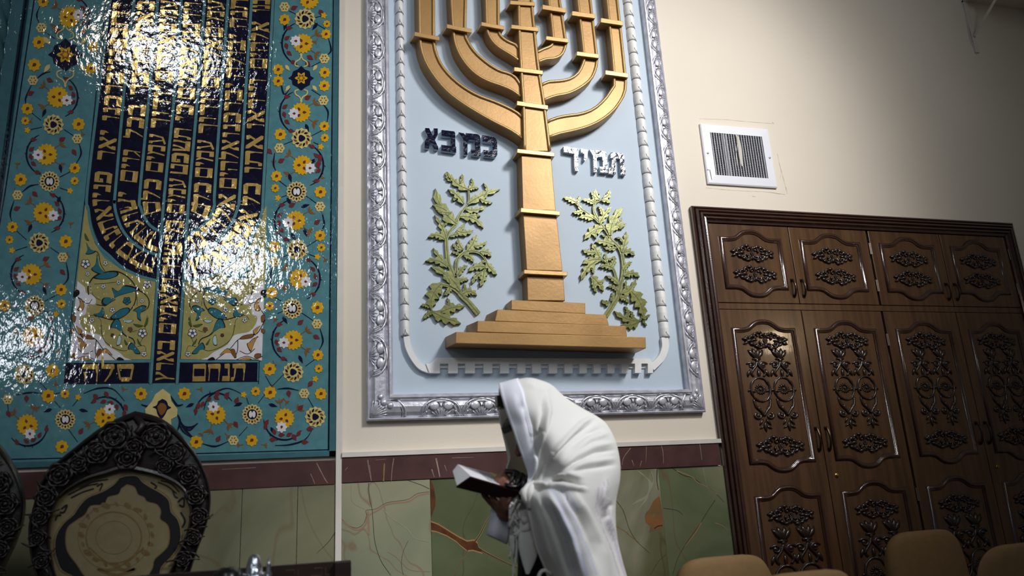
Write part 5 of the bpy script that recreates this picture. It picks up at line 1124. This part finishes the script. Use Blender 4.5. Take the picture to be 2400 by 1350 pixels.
# rolled hem, knot and inner cloth
b = MB('tallit')
b.tube([surf(.02, v) for v in [8.2+.4*i for i in range(16)]], .0055, 'tallit', n=8)
b.tube([Mn(1246,1136,.17), Mn(1236,1144,.19), Mn(1226,1150,.195), Mn(1219,1158,.19)], lambda k: .011-.007*k, 'tallit', n=8, sm=4); b.tube([Mn(1250,1133,.17), Mn(1243,1150,.2), Mn(1240,1166,.2), Mn(1243,1190,.19)], .010, 'tallit', n=8, sm=4); b.tube([Mn(1238,1138,.18), Mn(1229,1152,.2), Mn(1228,1165,.2), Mn(1236,1180,.19)], .008, 'tallit', n=8, sm=4)
b.build('knotted_hem', man, smooth=True)
rr = [.012,.017,.022,.026,.028,.024,.017,.010,.004]
b = MB('tallit'); b.tube([Mn(1228,1196,.115), Mn(1232,1218,.12), Mn(1234,1240,.125), Mn(1236,1262,.13), Mn(1238,1282,.13), Mn(1239,1302,.13), Mn(1238,1320,.13), Mn(1237,1334,.13), Mn(1236,1346,.13)], lambda k: rr[min(8, int(k*8.001))]+(rr[min(8, int(k*8.001)+1)]-rr[min(8, int(k*8.001))])*(k*8-int(k*8)), 'tallit', n=18, flat=.4, sm=5)

for q_ in ([(1221,1243),(1234,1238),(1246,1226),(1252,1222)],[(1226,1288),(1240,1280),(1250,1268),(1255,1264)],[(1222,1215),(1232,1218),(1244,1210)]): b.tube([Mn(x, y, .136) for x, y in q_], lambda k: .001+.010*math.sin(PI*min(.999, k)), 'tallit', n=8, sm=4, flat=.5)
b.build('inner_shawl_corner', man, smooth=True)
b = MB('tallit')
for k in range(16):
    x = 1198+rnd.uniform(-3, 26); y = 1170+rnd.uniform(0, 55); pts = [(x, y)]
    for i in range(5): x += rnd.uniform(-9, 7); y += rnd.uniform(4, 15); x = max(1195, min(1234, x)); pts.append((x, y))
    b.tube([Mn(a, c, .10+rnd.uniform(0, .03)) for a, c in pts], .0036, 'tallit', n=5, sm=3)
for x0_, x1_, y1_ in ((1196,1194,1300),(1200,1206,1350),(1203,1202,1365),(1210,1208,1320)): b.tube([Mn(x0_,1255,.12), Mn(x0_+1,1280,.12), Mn((x0_+x1_)/2,1310,.12), Mn(x1_,y1_,.12)], .0022, 'tallit', n=5, sm=3)
b.build('fringe', man, smooth=True); b = MB('tallit'); b.tube([Mn(1262,1352,.2), Mn(1268,1340,.2), Mn(1278,1337,.2), Mn(1290,1346,.19)], .005, 'tallit', n=6, sm=4)
b.build('fringe', man, smooth=True)
# arm straps
b = MB('leather'); ax = (pn-wrN).normalized()
for k in range(7):
    c = wrN+(pn-wrN)*(-.35+.28*k); a = ax.orthogonal().normalized(); e = ax.cross(a); tl = ax*(.006*(-1)**k)
    b.tube([c+a*math.cos(t)*.034+e*math.sin(t)*.033+tl*math.cos(t) for t in [2*PI*i/18 for i in range(18)]], .0065 if k < 5 else .005, 'leather', n=6, closed=True, flat=.6)
b.tube([Mn(1190,1112,.035), Mn(1200,1120,.08), Mn(1215,1150,.09)], .005, 'leather', n=6, sm=3); b.tube([Mn(1184,1135,.085), Mn(1196,1140,.095), Mn(1212,1140,.095), Mn(1226,1128,.09)], .006, 'leather', n=6, sm=3); b.tube([Mn(1186,1104,.03), Mn(1205,1105,.05), Mn(1225,1118,.08)], .008, 'leather', n=6, sm=3)
b.build('arm_strap', man, smooth=True)
# ================================================================== BOOK
book = E('prayer_book', Mn(1140, 1150), 'open thick prayer book with maroon cover and white pages held by the bowed man', 'book')
A, B_, C_, D_ = Mn(1073,1088,-.06), Mn(1105,1117,.07), Mn(1218,1152,.095), Mn(1178,1117,-.035)
Ee, Ff, Gg = Mn(1061,1104,-.06), Mn(1071,1138,.03), Mn(1180,1166,.05)
Hh = Mn(1165,1140,-.06)
b = MB('pages'); b.add([A,B_,C_,D_,Ee,Ff,Gg,Hh], [(0,1,2,3),(4,7,6,5),(0,4,5,1),(3,2,6,7),(1,5,6,2),(0,3,7,4)], 'pages')
b.build('page_block', book)
def onp(u, v, up=.0006):
    p = (A*(1-u)+D_*u)*(1-v)+(B_*(1-u)+C_*u)*v; return p+Vector((0, -.0004, up))
b = MB('pagetext')
for i in range(15):
    v = .08+.055*i
    for (u0, u1) in ((.40, .70),):
        u = u0
        while u < u1:
            l = rnd.uniform(.02, .06); q = [onp(u, v), onp(min(u1, u+l), v), onp(min(u1, u+l), v+.022), onp(u, v+.022)]; b.loft([p+Vector((0,0,.0003)) for p in q], q, 'pagetext'); u += l+.012
b.build('printed_text', book)
b = MB('yellowpage'); q = [onp(.72,.0,.001), onp(.90,.0,.001), onp(.93,.4,.001), onp(.70,.36,.001)]; b.loft([p+Vector((0,0,.0015)) for p in q], q, 'yellowpage'); b.build('yellow_page', book)
b = MB('cover')
th_ = Vector((0, .001, -.0045)); q = [Ff+Vector((-.002,0,-.001)), B_+Vector((-.004,-.004,.001)), C_+Vector((.006,-.004,0)), Gg+Vector((.006,0,-.002))]; b.loft(q, [p+th_ for p in q])
q = [Ee+Vector((.008,.003,-.002)), Ff+Vector((.008,0,-.002)), Gg+Vector((.006,0,-.002)), Hh+Vector((.006,.003,-.001))]; b.loft(q, [p+th_ for p in q]); b.build('cover', book)
# ================================================================== CARVED THRONES
def copy_tree(o, dx, parent=None):
    c = o.copy(); col.objects.link(c)
    if parent is None: c.location = Vector(o.location)+Vector(dx)
    else: c.parent = parent
    for ch in list(o.children): copy_tree(ch, dx, c)
    return c
dT = D-2.9
K3 = lambda p: CR(0, 900, 3, p)
OUT = [(950,190),(1120,235),(1250,330),(1385,500),(1465,680),(1482,850),(1445,1020),(1385,1180),(1330,1350),(1240,1560),(1080,1720),(860,1790),(640,1740),(440,1600),(300,1450),(235,1300),(205,1150),(200,1000),(235,850),(280,700),(370,575),(520,450),(680,325),(820,245)]
INN = [(900,608),(1100,650),(1260,725),(1325,830),(1332,950),(1295,1100),(1225,1250),(1180,1350),(1120,1490),(1000,1590),(820,1620),(640,1580),(480,1490),(400,1360),(358,1200),(346,1050),(365,930),(400,830),(460,760),(600,680),(740,640),(820,615)]
po = Path(K3(OUT+OUT[:1])); pi_ = Path(K3(INN+INN[:1]))
tc = P(282, 1250, dT)
throne = E('carved_throne', (tc.x, 2.9, 0), 'carved dark walnut throne with oval cream brocade back, in front of the tile mural', 'chair')
N = 110
def ringpt(i, k, d):
    a = po.at(po.l[-1]*i/N)[0]; c = pi_.at(pi_.l[-1]*i/N)[0]; q = a*(1-k)+c*k; return P(q.x, q.y, dT+d)
b = MB('throne'); prof_ = [(0,-.01),(0,.030),(.04,.040),(.09,.038),(.13,.022),(.5,.030),(.86,.022),(.91,.038),(.96,.040),(1,.028),(1,-.01)]
vs_ = [ringpt(i, k, d) for i in range(N) for k, d in prof_]; K = len(prof_)
b.add(vs_, [(i*K+j, i*K+(j+1) % K, ((i+1) % N)*K+(j+1) % K, ((i+1) % N)*K+j) for i in range(N) for j in range(K)]); back = b.build('back_frame', throne, smooth=False)
b = MB('throne')
def rose(x, y, r, lay=3):
    c = P(x, y, dT+.03); s = r*.00166
    for k in range(lay):
        rr = s*(1-k*.3); n = 6
        for i in range(n):
            a = 2*PI*i/n+k*.5; cc = c+Vector((math.cos(a)*rr*.62, -.006*k-.004, math.sin(a)*rr*.62)); t = Vector((-math.sin(a), 0, math.cos(a)))
            b.tube([cc-t*rr*.42, cc+Vector((math.cos(a), -.5, math.sin(a)))*rr*.26, cc+t*rr*.42], rr*.13, 'throne', n=5, sm=3)
    b.ell(c+Vector((0,-.014,0)), (s*.22, s*.2, s*.22), 'throne', 8, 6)
for x, y, r in ((812,365,85),(1100,365,80),(950,440,60),(690,480,70),(1230,480,60),(560,560,55),(900,520,70),(1160,570,50),(1330,640,60),(420,640,70),(1380,780,60),(330,790,60),(1400,930,50),(285,930,50),(1360,1080,45),(270,1080,45),(300,1240,45),(1290,1230,45)): rose(x/3, 900+y/3, r/3*1.15)
for i in range(46):
    k = i/46; a = ringpt(k*N, .5, .03); h = rnd.uniform(0, 6); l = rnd.uniform(.03, .05)
    for s in (-1, 1):
        c, sn = math.cos(h+s), math.sin(h+s)
        b.tube([a, a+Vector((c*l*.5, -.010, sn*l*.5)), a+Vector((c*l-s*sn*l*.4, -.004, sn*l+s*c*l*.4))], .006, 'throne', n=5, r1=.002, sm=3)
b.tube([P(950/3, 900+225/3, dT+.02), P(1000/3, 900+290/3, dT+.05), P(960/3, 900+350/3, dT+.05)], .013, 'throne', n=7, sm=3)
b.build('back_carving', back, smooth=True)
b = MB('brocade'); b.flat([(q.x, q.y) for q in [pi_.at(pi_.l[-1]*i/80)[0] for i in range(80)]], dT+.012, 'brocade', .03)
b.ribbon([(q.x, q.y) for q in [pi_.at(pi_.l[-1]*(i % 80)/80)[0] for i in range(81)]], 2.4, dT+.014, 'brocadegold', sm=False, th=.003)
BO = [(890,648),(960,650),(1005,695),(1060,730),(1130,770),(1185,820),(1200,900),(1245,950),(1268,1030),(1260,1120),(1205,1210),(1130,1290),(1115,1380),(1060,1470),(960,1520),(820,1530),(690,1510),(590,1450),(530,1360),(440,1310),(405,1240),(388,1150),(400,1060),(450,980),(520,920),(560,860),(620,800),(720,760),(800,710),(840,662)]
BI = [(890,712),(945,730),(968,780),(1010,800),(1032,830),(1100,850),(1128,900),(1122,950),(1172,990),(1188,1060),(1170,1150),(1085,1230),(1070,1290),(1020,1370),(940,1420),(820,1440),(700,1415),(600,1350),(545,1270),(480,1180),(465,1090),(480,1010),(540,960),(600,920),(640,860),(730,850),(760,800),(830,780),(850,740)]
sc = lambda p, f: [(820+(x-820)*f, 1080+(y-1080)*f) for x, y in p]
b.flat(K3(sp2(sc(BO, 1.035), 3)), dT+.0135, 'brocadegold'); b.flat(K3(sp2(sc(BO, 1.015), 3)), dT+.0145, 'brocade'); b.flat(K3(sp2(BO, 3)), dT+.0155, 'velvet'); b.flat(K3(sp2(sc(BI, 1.02), 3)), dT+.0162, 'brocadegold'); b.flat(K3(sp2(BI, 3)), dT+.017, 'brocade')
for p, w in (([(430,880),(470,850),(450,900),(420,900)],4),([(480,780),(600,720),(690,700)],3),([(500,800),(580,760),(660,735)],3),([(560,730),(650,690),(760,670)],2.5),([(1110,690),(1180,720),(1240,770)],3),([(1130,680),(1200,700),(1260,760)],2.5),([(1250,830),(1290,800),(1290,860),(1260,850)],4),([(1060,690),(1100,720),(1080,740)],4),([(1270,900),(1300,960),(1280,1010)],4),([(390,960),(400,930),(430,920)],4),([(680,720),(720,700),(700,750)],3),([(1210,740),(1230,790),(1250,800)],3)):
    b.ribbon(K3(p), w, dT+.0142, 'velvet')
for r0, w in ((62,6),(80,2),(40,2.5)):
    b.ribbon(K3([(800+r0*3.0*math.cos(a)*1.05, 1080+r0*2.9*math.sin(a)) for a in [2*PI*i/24 for i in range(25)]]), w/2, dT+.0176, 'brocadegold', sm=True)
for i in range(20):
    a = 2*PI*i/20; x, y = 820+250*math.cos(a), 1060+215*math.sin(a)
    b.flat(K3([(x+(14+10*(i % 3))*math.cos(t), y+(24-6*(i % 2))*math.sin(t+.4)) for t in [i_*PI/4 for i_ in range(8)]]), dT+.0178, 'brocadegold')
for s in (-1, 1): b.ribbon(K3([(820,1290),(820+s*60,1310),(820+s*130,1300),(820+s*60,1330),(825,1345)]), 7, dT+.018, 'brocadegold'); b.ribbon(K3([(820,1290),(820+s*90,1240),(820+s*190,1150)]), 3, dT+.018, 'brocadegold')
b.build('back_upholstery', throne)
# seat, arms, legs
sz = .48; X0, X1 = tc.x-.235, tc.x+.235; yb = 2.93
b = MB('brocade'); b.box((X0+.03, yb-.52, sz-.05), (X1-.03, yb-.05, sz+.04)); b.build('seat', throne, bevel=.03)
b = MB('throne'); b.box((X0, yb-.55, sz-.13), (X1, yb-.02, sz-.04)); b.box((tc.x-.09, yb-.05, sz-.05), (tc.x+.09, yb, P(280, 1460, dT).z+.02)); b.build('seat_rail', throne, bevel=.01)
for sx in (X0+.03, X1-.03):
    for yy, k in ((yb-.52, 0), (yb-.04, 1)):
        b = MB('throne'); s = 1 if sx > tc.x else -1
        b.tube([Vector((sx, yy, sz-.06)), Vector((sx+s*.03, yy-.02, sz-.2)), Vector((sx, yy, .14)), Vector((sx+s*.03, yy-(.03 if not k else -.03), .022))], lambda q: .036-.018*q, 'throne', n=8, sm=5); b.build('leg', throne, smooth=True)
    b = MB('throne'); s = 1 if sx > tc.x else -1
    b.tube([Vector((sx-s*.03, yb-.02, sz+.26)), Vector((sx, yb-.2, sz+.25)), Vector((sx+s*.01, yb-.42, sz+.24)), Vector((sx+s*.01, yb-.47, sz+.2)), Vector((sx, yb-.44, sz-.04))], .021, 'throne', n=8, sm=5); b.build('armrest', throne, smooth=True)
dx = P(56, 1200, dT).x-P(492, 1180, dT).x
t2 = copy_tree(throne, (dx-.0, 0, .0)); t2['label'] = 'carved dark walnut throne cut off by the left edge, beside the fuller visible throne'; 
throne['group'] = t2['group'] = 'carved thrones along the tiled wall'
# ================================================================== READING DESK WITH SILVER ORNAMENTS
dk = D-2.35; zr = P(760, 1318, dk).z; xr = P(822, 1325, dk).x; xl = -.62
desk = E('reading_desk', ((xl+xr)/2, 2.3, 0), 'dark wooden reading desk with an inlaid raised rail, right of the carved throne', 'desk')
b = MB('darkwood'); b.box((xl, 2.35, zr-.045), (xr, 2.375, zr)); 
for i in range(9):
    x = xr-.11-i*.075; 
    for q in ([(x,0),(x+.03,0),(x+.03,.02),(x+.008,.02)], [(x+.04,.02),(x+.04,0),(x+.055,0)]): b.tube([Vector((a, 2.3495, zr-.034+c)) for a, c in q], .0012, 'inlay', n=4)
b.box((xr-.045, 2.33, zr-.045), (xr, 2.352, zr-.002)); b.build('rail', desk, bevel=.003)
b = MB('darkwood'); b.box((xl, 1.98, zr-.16), (xr-.02, 2.36, zr-.13)); b.box((xl, 2.353, zr-.14), (xr-.01, 2.372, zr-.04)); b.build('top', desk, bevel=.004)
b = MB('darkwood'); b.box((xl+.04, 2.02, .05), (xr-.06, 2.33, zr-.16)); b.box((xl+.02, 2.0, 0), (xr-.04, 2.35, .06)); b.build('cabinet_body', desk, bevel=.004)
zd = zr-.13
def orn(px, ytop, dd, prof, label, extra=None, mm='metalsilver', name='silver_finial'):
    c = P(px, ytop, dd); Hh_ = c.z-zd; t = E(name, (c.x, c.y, zd), label, 'ornament', None)
    b = MB(mm); b.lathe((c.x, c.y, zd), [(r, z*Hh_) for r, z in prof], mm, n=24)
    if extra: extra(b, c, Hh_)
    b.build('body', t, smooth=True); return t
def beads(b, c, h):
    for i in range(18): a = 2*PI*i/18; b.ell((c.x+.026*math.cos(a), c.y+.026*math.sin(a), zd+h*.72), (.0035,.0035,.0035), 'metalsilver', 6, 4)
orn(597, 1298, D-2.16, [(.001,0),(.030,.01),(.030,.04),(.02,.1),(.028,.2),(.032,.4),(.030,.6),(.028,.70),(.026,.72),(.021,.74),(.019,.84),(.014,.95),(.008,.99),(.001,1)], 'silver bell shaped finial on the desk, between the domed box and the thin spire', beads, name='silver_bell_finial')
orn(630, 1308, D-2.08, [(.001,0),(.022,.01),(.024,.05),(.010,.12),(.02,.3),(.024,.45),(.02,.6),(.014,.68),(.007,.72),(.009,.78),(.004,.84),(.006,.9),(.001,1)], 'thin silver spire finial on the desk, to the right of the bell shaped finial', name='silver_spire_finial')
orn(535, 1327, D-2.14, [(.001,0),(.036,.01),(.038,.5),(.040,.55),(.036,.75),(.034,.9),(.016,.98),(.001,1)], 'dark domed box with a silver shine on the desk, leftmost of the three ornaments', mm='leather', name='domed_box')
# ================================================================== STACKING CHAIRS
def chair(px, py, w, label, rot=0.0, ztop=.93):
    q = P(px, py, 0); k = (q.z-CH)/D; Y = min(2.95, (ztop-CH)/k); c = P(px, py, D-Y)
    t = E('upholstered_chair', (c.x, Y, 0), label, 'chair', 'beige upholstered chairs at the lower right')
    loc = Vector((c.x, Y, 0)); R_ = Matrix.Rotation(rot, 3, 'Z')
    X = lambda x, y, z: loc+R_ @ Vector((x, y, z))
    zt_ = c.z; b = MB('beige'); hw = w/2; hh = .21; n = 48; S = []
    for (dy, f) in ((-.034,.02),(-.034,.35),(-.034,.7),(-.031,.88),(-.026,.96),(-.012,1.0),(.012,1.0),(.026,.96),(.031,.88),(.034,.7),(.034,.35),(.034,.02)):
        for i in range(n):
            a = 2*PI*i/n; e = .42; cx_, sx_ = math.cos(a), math.sin(a)
            px_ = math.copysign(abs(cx_)**e, cx_)*hw*(1-.0)*(f if abs(f) else 1); pz = math.copysign(abs(sx_)**(.62), sx_)*hh*f
            pxx = px_*(1-.06*(pz/hh)); S.append(X(pxx, dy+.03*(px_/hw)**2, zt_-hh+pz))
    fs = [(r*n+i, r*n+(i+1) % n, (r+1)*n+(i+1) % n, (r+1)*n+i) for r in range(11) for i in range(n)]+[tuple(range(n)), tuple(range(12*n-1, 11*n-1, -1))]
    b.add(S, fs, 'beige'); b.build('backrest', t, smooth=True)
    b = MB('beige'); S = []
    for (z, f) in ((.42,.94),(.43,1),(.465,1),(.48,.93)):
        for i in range(n): a = 2*PI*i/n; cx_, sx_ = math.cos(a), math.sin(a); S.append(X(math.copysign(abs(cx_)**.4, cx_)*.22*f, -.24+math.copysign(abs(sx_)**.4, sx_)*.21*f, z))
    fs = [(r*n+i, r*n+(i+1) % n, (r+1)*n+(i+1) % n, (r+1)*n+i) for r in range(3) for i in range(n)]+[tuple(range(n)), tuple(range(4*n-1, 3*n-1, -1))]
    b.add(S, fs, 'beige'); b.build('seat', t, smooth=True)
    for s in (-1, 1):
        b = MB('chairmetal'); b.tube([X(s*.19,.035,zt_-.2), X(s*.2,.05,.5), X(s*.2,.04,.43), X(s*.2,.1,.012)], .011, 'chairmetal', n=8); b.build('leg', t, smooth=True)
        b = MB('chairmetal'); b.tube([X(s*.2,.03,.41), X(s*.2,-.42,.41), X(s*.2,-.46,.012)], .011, 'chairmetal', n=8); b.build('leg', t, smooth=True)
    return t
chair(2166, 1243, .43, 'beige upholstered chair with a rounded back, fully shown before the third cabinet door', .05)
chair(1698, 1303, .40, 'beige upholstered chair nearest the green onyx slabs, leftmost of the row', .0)
chair(1893, 1339, .36, 'beige upholstered chair showing only a low sliver of its back at the bottom edge', .05)
chair(2405, 1272, .42, 'beige upholstered chair cut off by the right edge of the photo', .1)
# ================================================================== LIGHT
def area(name, loc, target, sx, sy_, power, colr, spread=None):
    l = bpy.data.lights.new(name, 'AREA'); l.shape = 'RECTANGLE'; l.size = sx; l.size_y = sy_; l.energy = power; l.color = colr
    if spread: l.spread = math.radians(spread)
    o = bpy.data.objects.new(name, l); col.objects.link(o); o.location = loc
    o.rotation_euler = (Vector(target)-Vector(loc)).to_track_quat('-Z', 'Y').to_euler(); return o
def spot(name, loc, target, ang, power, colr, rad=.3, blend=1.0):
    l = bpy.data.lights.new(name, 'SPOT'); l.energy = power; l.color = colr; l.spot_size = math.radians(ang); l.spot_blend = blend; l.shadow_soft_size = rad
    o = bpy.data.objects.new(name, l); col.objects.link(o); o.location = loc
    o.rotation_euler = (Vector(target)-Vector(loc)).to_track_quat('-Z', 'Y').to_euler(); return o
spot('ceiling_spot_light', (3.2, -.8, 5.1), (1.5, 3.4, 2.7), 50, 900, (1, .975, .955), .4)
spot('upper_wall_light', (2.6, -1.6, 4.6), (2.15, 3.4, 3.5), 52, 255, (1, .97, .95), .5)
spot('man_fill_spot', (2.5, -.7, 4.3), (.92, 2.25, 1.3), 26, 680, (.96, .98, 1), .3)  # added narrow spot that brightens the man, not a known fixture
area('room_fill_light', (2.0, -3.0, 4.9), (.9, 3.4, 2.2), 2.0, 1.6, 8, (.86, .93, 1), 100)  # added soft fill, placed so its glare misses the mural
# windows and lamps that mirror in the glaze (hung at the mirrored direction)
def mirror_light(name, px, py, t, sx, sz, power, colr, roll=0):
    W = P(px, py, .01); v = (W-CAM); r = Vector((v.x, -v.y, v.z)); loc = W+r*t
    return area(name, loc, W, sx, sz, power*.07, colr, 60)
mirror_light('window_light', 395, 130, 1.7, .95, .5, 60, (.9, .95, 1))
mirror_light('lamp_light', 290, 100, 1.7, .33, .3, 11, (1, .72, .45))
mirror_light('window_light', 540, 610, 1.7, .8, .6, 60, (.9, .95, 1))
mirror_light('window_light', 30, 800, 1.7, .5, .45, 24, (.9, .94, 1))
mirror_light('lamp_light', 1835, 800, .95, .32, .22, 9, (1, .78, .5))
w = bpy.data.worlds.new('world'); bpy.context.scene.world = w; w.use_nodes = True
w.node_tree.nodes['Background'].inputs[0].default_value = (.75, .8, .9, 1); w.node_tree.nodes['Background'].inputs[1].default_value = .085
# ================================================================== CAMERA
cd = bpy.data.cameras.new('camera'); cam = bpy.data.objects.new('camera', cd); col.objects.link(cam)
cd.sensor_width = 36; cd.lens = FL/2400*36
mt = Matrix((RT, UP, -FW)).transposed().to_4x4(); mt.translation = CAM; cam.matrix_world = mt
cd.dof.use_dof = True; cd.dof.focus_distance = (P(1280, 400)-CAM).dot(FW); cd.dof.aperture_fstop = 2.2
cd.clip_start = .05
sc_ = bpy.context.scene; sc_.camera = cam
sc_.view_settings.view_transform = 'Standard'; sc_.view_settings.look = 'None'; sc_.view_settings.gamma = 1; sc_.view_settings.exposure = 0
sc_.view_settings.use_curve_mapping = False
for o in bpy.data.objects:
    if '_o' in o: del o['_o']
